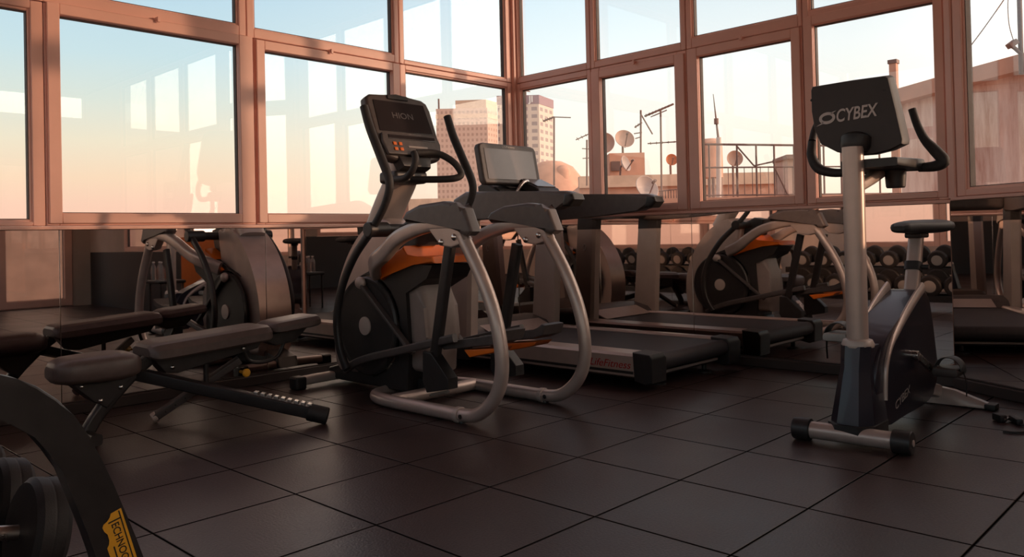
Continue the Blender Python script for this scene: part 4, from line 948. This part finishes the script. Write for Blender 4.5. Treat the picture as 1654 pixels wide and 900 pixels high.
# roofs across the street, seen through the right windows
rw, ra, rb, rn, rz = block('rooftop_building', 'long pink flat roofed building with parapet across the street', 'building', 935, 1300, 297, 21.0, 9.0, 'plaster')
k = MB(); k.prism([p+Vector((0, 0, rz+0.10)) for p in (ra-rn*0.15, rb-rn*0.15, rb+rn*0.25, ra+rn*0.25)], 0.30, (0, 0, 1)); k.build('parapet', 'plaster2', rw)
k = MB()
for i in range(7):
    c = ra+(rb-ra)*(0.08+0.13*i)-rn*0.02; k.obox(c+Vector((0, 0, rz-0.62)), (rb-ra).normalized()*0.30, rn*0.03, Vector((0, 0, 0.22)))
k.build('window_row', 'mast', rw)
hut, ha, hb2, hn, hz2 = block('roof_hut', 'small pink roof hut with dark opening, under the twin dishes', 'hut', 984, 1041, 247, 22.0, 2.5, 'plaster', bottom=rz)
k = MB(); c = ha+(hb2-ha)*0.17-hn*0.02; k.obox(c+Vector((0, 0, rz+0.62*(hz2-rz))), (hb2-ha).normalized()*0.12, hn*0.05, Vector((0, 0, 0.13))); k.build('opening', 'mast', hut)
block('low_building', 'low pale building seen beside the corner post beyond the treadmill', 'building', 640, 1000, 318, 38.0, 10.0, 'plaster2')
# big curved tank roof behind the treadmill console
tk = dep(32, (892, 322))[0]
dm = thing('domed_tank', 'large pink rounded tank roof behind the treadmill console', 'tank', (tk.x, tk.y, GZ))
R_ = 32*56/FPX
k = MB(); k.lathe([(R_, GZ-tk.z), (R_, -0.25*R_), (R_*0.97, 0.20*R_), (R_*0.85, 0.62*R_), (R_*0.62, 0.92*R_), (R_*0.3, 1.08*R_), (0.01, 1.12*R_)], tk, (0, 0, 1), 40); k.build('tank_shell', 'plaster', dm)
v = dep(31.2, (909, 276))[0]
k = MB(); k.lathe([(0.30, -0.9), (0.30, 0), (0.24, 0.12), (0.12, 0.2), (0.01, 0.22)], v, (0, 0, 1), 24); k.build('tank_hatch', 'plaster', dm)

def dish(label, px_, D, rx, m, face=(-0.5, -0.5, 0.25), pole_to=None, depth=0.28):
    c = dep(D, px_)[0]; r = rx*D/FPX; f = Vector(face).normalized()
    zb_ = dep(D, (px_[0], pole_to))[0].z if pole_to else c.z-r*1.5
    d = thing('satellite_dish', label, 'satellite dish', (c.x, c.y, zb_))
    k = MB(); dp_ = depth*r*2
    pr0 = [(0.001, -dp_), (r*0.35, -dp_*0.88), (r*0.65, -dp_*0.58), (r*0.88, -dp_*0.22), (r, 0), (r*1.0, 0.012), (r*0.97, 0.012), (r*0.86, -dp_*0.18), (r*0.63, -dp_*0.52), (r*0.33, -dp_*0.8), (0.001, -dp_*0.9)]
    k.lathe(pr0, c, f, 36); k.build('reflector', m, d)
    k = MB(); tip = c+f*r*0.95
    k.tube([c-Vector((0, 0, r*0.9)), tip-Vector((0, 0, r*0.12))], 0.012*D/16, 8, 1); arm_ = k.build('feed_arm', 'mast', d)
    k = MB(); k.cyl(tip+f*0.05, tip-f*0.09*r*2, 0.06*r*2, 0.05*r*2, 14); k.build('feed_horn', 'mast', arm_)
    k = MB(); back = c-f*dp_; k.tube([back, back-f*0.06+Vector((0, 0, -0.05)), Vector((back.x, back.y, zb_))-f*0.06], 0.022*D/16, 10, 1); k.build('pole', 'mast', d)
    return d
dish('round brown satellite dish half hidden behind the window post', (976, 231), 21.6, 17, 'dish', (-0.75, -0.4, 0.1), 290)
dish('wide tan satellite dish on a pole above the pink hut', (1009, 224), 22.5, 16, 'dish', (-0.45, -0.62, 0.35), 248)
dish('grey satellite dish leaning in front of the pink hut', (1011, 264), 21.4, 13, 'dishgrey', (0.1, -0.8, 0.25), 288)
dish('small rusty orange satellite dish on the parapet', (1085, 258), 22.3, 9.5, 'dishrust', (-0.55, -0.6, 0.15), 288)
dish('large whitish satellite dish rising behind the treadmill handrail', (1045, 303), 13.0, 21, 'dishgrey', (-0.25, -0.75, 0.35), 322)
dish('pinkish satellite dish behind the roof railing', (1187, 256), 16.0, 13, 'dish', (-0.55, -0.55, 0.1), 328)

def mast(label, base, top, D, elems, r=0.022, cat='antenna', name='roof_antenna'):
    b, t = dep(D, base, top)
    d = thing(name, label, cat, b)
    k = MB(); k.tube([b, t], r*D/18, 8, 1); po = k.build('mast_pole', 'mast', d)
    for e in elems:
        k = MB(); P_ = dep(D, *e[0]); k.tube(P_, e[1]*D/18, 8, 1)
        if len(e) > 2 and e[2]:
            ax = (P_[-1]-P_[0]); L = ax.length; ax.normalize(); tr = Vector((0.55, -0.83, 0)) if abs(ax.dot(Vector((0.55, -0.83, 0)))) < 0.6 else Vector((0.83, 0.55, 0))
            for i in range(e[2]):
                c = P_[0]+ax*(L*(i+0.5)/e[2]); hl_ = 0.22*D/18*(1-0.4*i/e[2]); k.tube([c-tr*hl_, c+tr*hl_], 0.008*D/18, 6, 1)
        k.build('aerial', 'mast', d)
    return d
mast('thin television aerial on a mast right of the violet sign tower', (895, 300), (895, 190), 24, [(((877, 196), (895, 189)), 0.02, 5), (((893, 189), (922, 190)), 0.012)])
mast('spiky aerial partly behind the window post at left of the dishes', (948, 300), (948, 226), 20, [(((930, 226), (950, 217)), 0.012, 3), (((940, 240), (955, 241)), 0.01), (((941, 256), (955, 255)), 0.01)])
mast('tall mast with short cross arms beside the tan dish', (1035, 290), (1035, 178), 22.6, [(((1035, 184), (1054, 217)), 0.016), (((1025, 206), (1037, 198)), 0.016, 3), (((1024, 216), (1037, 214)), 0.012), (((1026, 224), (1036, 221)), 0.012)])
mast('long horizontal yagi aerial on a tall mast above the roofs', (1069, 330), (1067, 176), 19, [(((1041, 188), (1088, 168)), 0.022, 9), (((1046, 232), (1094, 229)), 0.014, 5), (((1051, 189), (1077, 178)), 0.012)])
# white post with whip aerial
pb, pt = dep(14.5, (1161, 325), (1161, 222))
wp = thing('white_post', 'white post with whip aerial standing before the roof railing', 'post', (pb.x, pb.y, pb.z))
k = MB(); k.cyl(pb, pt, 0.046, None, 18); k.build('post', 'dishgrey', wp)
k = MB(); q = dep(14.5, (1160, 222), (1157, 196), (1152, 152)); k.tube(q, [0.022, 0.016, 0.006], 8, 1); k.cyl(q[1]+Vector((0, 0, -0.05)), q[1]+Vector((0, 0, 0.05)), 0.04); k.build('whip_aerial', 'mast', wp)
# water tank on its stand
tc0 = dep(17, (1148, 266))[0]; rt_ = 19*17/FPX
wt = thing('water_tank', 'round pink water tank behind the white post', 'tank', (tc0.x, tc0.y, tc0.z-0.6))
k = MB(); k.lathe([(rt_, -0.28), (rt_*1.02, 0), (rt_, 0.36), (rt_*0.93, 0.46), (rt_*0.5, 0.54), (0.01, 0.55)], tc0, (0, 0, 1), 32); k.build('tank_body', 'plaster', wt)
k = MB()
for a in (0.7, 2.3, 3.9, 5.4): k.cyl(tc0+Vector((rt_*0.8*math.cos(a), rt_*0.8*math.sin(a), -0.28)), tc0+Vector((rt_*0.8*math.cos(a), rt_*0.8*math.sin(a), 1.36-tc0.z)), 0.035)
k.build('tank_stand', 'mast', wt)
block('roof_terrace', 'pink terrace block carrying the railing and white post', 'building', 1030, 1435, 317, 11.9, 7.0, 'plaster')
# railing of the terrace
rlg = thing('roof_railing', 'long dark metal roof railing with diagonal braces outside the right windows', 'railing', dep(12.5, (1133, 318))[0])
def seg2(D, a, b, r=0.014):
    P_ = dep(D, a, b); return P_, r*D/12
for nm, a, b, r in (('top_rail', (1128, 233), (1500, 237), 0.016), ('middle_rail', (1128, 271), (1500, 268), 0.012), ('bottom_rail', (1128, 316), (1500, 312), 0.012)):
    k = MB(); P_, rr = seg2(12.5, a, b, r); k.tube(P_, rr, 8, 1); k.build(nm, 'rail', rlg)
for x in (1145, 1190, 1221, 1250, 1282, 1330, 1358, 1420, 1450):
    k = MB(); P_, rr = seg2(12.5, (x, 233), (x+2, 319), 0.014); k.tube(P_, rr, 8, 1); k.build('railing_post', 'rail', rlg)
for i, x in enumerate(range(1176, 1330, 13)):
    k = MB(); P_, rr = seg2(12.5, (x, 270), (x+1, 314), 0.006); k.tube(P_, rr, 6, 1); k.build('baluster', 'rail', rlg)
for a, b in (((1190, 236), (1218, 268)), ((1218, 268), (1272, 256)), ((1252, 272), (1272, 314))):
    k = MB(); P_, rr = seg2(12.5, a, b, 0.012); k.tube(P_, rr, 8, 1); k.build('brace', 'rail', rlg)
sm = thing('low_fence', 'short upright bar fence at the foot of the window beside the big dish', 'fence', dep(15, (1068, 330))[0])
k = MB(); P_ = dep(15, (1064, 309), (1104, 305)); k.tube(P_, 0.012, 8, 1); k.build('top_rail', 'rail', sm)
for i in range(9):
    k = MB(); x = 1066+4.4*i; P_ = dep(15, (x, 309-0.4*i), (x+1, 338)); k.tube(P_, 0.010, 6, 1); k.build('fence_bar', 'rail', sm)
sh_, a_, b_, n_, z_ = block('roof_shed', 'grey roof shed at right end of the roof railing', 'hut', 1272, 1316, 257, 17.5, 0.9, 'concrete', bottom=-1.5)
k = MB(); k.prism([p+Vector((0, 0, z_+0.04)) for p in (a_-n_*0.2-(b_-a_)*0.15, b_-n_*0.2+(b_-a_)*0.1, b_+n_*1.0, a_+n_*1.0)], 0.09, (0, 0, 1)); k.build('shed_roof', 'mast', sh_)
# weathered gable wall of the neighbour
gD = 9.5
g4 = dep(gD, (1452, 148)), dep(gD-0.9, (1560, 116)), dep(gD-1.8, (1700, 78))
P_ = [g4[0][0], g4[1][0], g4[2][0]]
gw = thing('neighbour_house', 'weathered streaky plaster house wall with sloping top at right', 'building', (P_[0].x, P_[0].y, GZ))
ext = P_[2]+(P_[2]-P_[1])*2.5
out2 = [Vector((p.x, p.y, p.z)) for p in P_+[ext]]+[Vector((ext.x, ext.y, GZ)), Vector((P_[0].x, P_[0].y, GZ))]
dirw = Vector((ext.x-P_[0].x, ext.y-P_[0].y, 0)).normalized(); nb = Vector((-dirw.y, dirw.x, 0)); nb = nb if nb.dot(CF) > 0 else -nb
def flatw(p): s_ = (Vector((p.x, p.y, 0))-Vector((P_[0].x, P_[0].y, 0))).dot(dirw); return Vector((P_[0].x, P_[0].y, 0))+dirw*s_+Vector((0, 0, p.z))
out2 = [flatw(p) for p in out2]
k = MB(); k.prism([p+nb*1.5 for p in out2], 3.0, nb); k.build('gable_wall', 'weathered', gw)
k = MB(); cp = [flatw(p) for p in P_+[ext]]
k.prism(cp+[p-Vector((0, 0, 0.16)) for p in cp[::-1]], 0.5, nb, 0, off=0.1); k.build('coping', 'plaster', gw)
cb_, ct_ = dep(gD+0.6, (1443, 330), (1443, 97)); cb_.z = GZ
ch = thing('chimney_pipe', 'square brown chimney pipe rising left of the weathered wall', 'chimney', cb_)
k = MB(); k.bar(cb_, ct_, 0.085, 0.085, (1, 0, 0), 0.005); k.build('flue', 'plaster', ch)
k = MB(); k.bar(ct_-Vector((0, 0, 0.05)), ct_, 0.11, 0.11, (1, 0, 0), 0.005); k.build('flue_cap', 'mast', ch)
# pole with lamp bracket at the right edge
lb_, lt_ = dep(7.6, (1650, 120), (1645, -60))
lp = thing('lamp_pole', 'thin pole with small lamp bracket above the weathered wall', 'lamp pole', lb_)
k = MB(); k.tube([lb_, lt_], 0.022, 10, 1); k.build('pole', 'mast', lp)
q = dep(7.6, (1648, 86), (1638, 77), (1629, 72))
k = MB(); k.tube(q, 0.018, 8, 2); k.bar(q[2]+Vector((0, 0, -0.02)), q[2]+Vector((0.05, -0.05, 0.03)), 0.07, 0.05); k.build('lamp_bracket', 'mast', lp)
k = MB(); k.tube(dep(8.3, (1551, 96), (1586, 50), (1624, -4), (1650, -45)), 0.006, 6, 4); tag(k.build('overhead_wire', 'mast'), 'dark overhead wire crossing the top right window', 'wire')
k = MB(); k.tube(dep(7.5, (1632, -30), (1628, 5), (1630, 40), (1637, 66)), 0.004, 6, 5); tag(k.build('hanging_wire', 'mast'), 'thin wire hanging beside the lamp pole', 'wire')
# ================================================================== light: dusk sky and a low sun
SUN = Vector((0.619, -0.779, 0.102)).normalized()
w = bpy.data.worlds.new('dusk_sky'); SC.world = w; w.use_nodes = True
nt = w.node_tree; nt.nodes.clear()
out = nt.nodes.new('ShaderNodeOutputWorld'); bg = nt.nodes.new('ShaderNodeBackground')
tc = nt.nodes.new('ShaderNodeTexCoord'); sp = nt.nodes.new('ShaderNodeSeparateXYZ')
nt.links.new(tc.outputs['Generated'], sp.inputs[0])
def ramp(stops):
    r = nt.nodes.new('ShaderNodeValToRGB'); e = r.color_ramp.elements
    e[0].position, e[0].color = stops[0][0], (*stops[0][1], 1); e[1].position, e[1].color = stops[-1][0], (*stops[-1][1], 1)
    for p, c in stops[1:-1]: e.new(p).color = (*c, 1)
    return r
# elevation (sine) -> colour; shifted by +0.5 so that the ramp covers below the horizon as well
el = math_node(nt, 'MULTIPLY_ADD', sp.outputs['Z'], 1.0); el.node.inputs[2].default_value = 0.1
left = ramp([(0.0, (0.50, 0.28, 0.21)), (0.10, (0.86, 0.50, 0.38)), (0.145, (0.88, 0.56, 0.42)), (0.175, (0.87, 0.63, 0.45)), (0.215, (0.80, 0.70, 0.54)), (0.26, (0.66, 0.70, 0.63)), (0.31, (0.54, 0.68, 0.72)), (0.38, (0.46, 0.63, 0.74)), (0.55, (0.46, 0.44, 0.50)), (1.0, (0.42, 0.32, 0.34))])
right = ramp([(0.0, (0.55, 0.33, 0.24)), (0.10, (0.94, 0.68, 0.48)), (0.16, (0.95, 0.80, 0.64)), (0.23, (0.93, 0.86, 0.76)), (0.31, (0.84, 0.86, 0.85)), (0.40, (0.66, 0.76, 0.82)), (0.6, (0.52, 0.50, 0.54)), (1.0, (0.42, 0.32, 0.34))])
nt.links.new(el, left.inputs['Fac']); nt.links.new(el, right.inputs['Fac'])
def dotn(v):
    d = nt.nodes.new('ShaderNodeVectorMath'); d.operation = 'DOT_PRODUCT'; nt.links.new(tc.outputs['Generated'], d.inputs[0]); d.inputs[1].default_value = v
    return d.outputs['Value']
mr = nt.nodes.new('ShaderNodeMapRange'); mr.interpolation_type = 'SMOOTHSTEP'
nt.links.new(dotn((0.99, 0.1, 0)), mr.inputs['Value']); mr.inputs['From Min'].default_value = 0.45; mr.inputs['From Max'].default_value = 0.92
mx = nt.nodes.new('ShaderNodeMix'); mx.data_type = 'RGBA'
nt.links.new(mr.outputs['Result'], mx.inputs[0]); nt.links.new(left.outputs['Color'], mx.inputs[6]); nt.links.new(right.outputs['Color'], mx.inputs[7])
# glow round the sun, behind the camera's right shoulder
gl = nt.nodes.new('ShaderNodeMapRange'); gl.interpolation_type = 'SMOOTHSTEP'
nt.links.new(dotn(tuple(SUN)), gl.inputs['Value']); gl.inputs['From Min'].default_value = 0.30; gl.inputs['From Max'].default_value = 1.0
gc = nt.nodes.new('ShaderNodeMix'); gc.data_type = 'RGBA'; gc.blend_type = 'ADD'
sc_ = nt.nodes.new('ShaderNodeMix'); sc_.data_type = 'RGBA'; sc_.inputs[6].default_value = (0, 0, 0, 1); sc_.inputs[7].default_value = (GLOW*1.0, GLOW*0.74, GLOW*0.56, 1)
nt.links.new(gl.outputs['Result'], sc_.inputs[0])
gc.inputs[0].default_value = 1.0
nt.links.new(mx.outputs[2], gc.inputs[6]); nt.links.new(sc_.outputs[2], gc.inputs[7])
nt.links.new(gc.outputs[2], bg.inputs['Color']); bg.inputs['Strength'].default_value = SKY
nt.links.new(bg.outputs['Background'], out.inputs['Surface'])
sl = bpy.data.lights.new('sun', 'SUN'); so_ = bpy.data.objects.new('sun', sl); COL.objects.link(so_)
sl.energy = SUNE; sl.color = (1.0, 0.56, 0.34); sl.angle = math.radians(1.2)
so_.rotation_euler = (-SUN).to_track_quat('-Z', 'Y').to_euler()
so_.location = SUN*60
SC.view_settings.view_transform = 'Standard'; SC.view_settings.look = 'None'
SC.view_settings.exposure = EXPO; SC.view_settings.gamma = 1.0; SC.view_settings.use_curve_mapping = False
SC.cycles.use_denoising = True
SC.cycles.max_bounces = 10; SC.cycles.transparent_max_bounces = 24; SC.cycles.glossy_bounces = 6; SC.cycles.diffuse_bounces = 4
SC.cycles.caustics_reflective = False; SC.cycles.caustics_refractive = False
SC.cycles.sample_clamp_indirect = 6.0
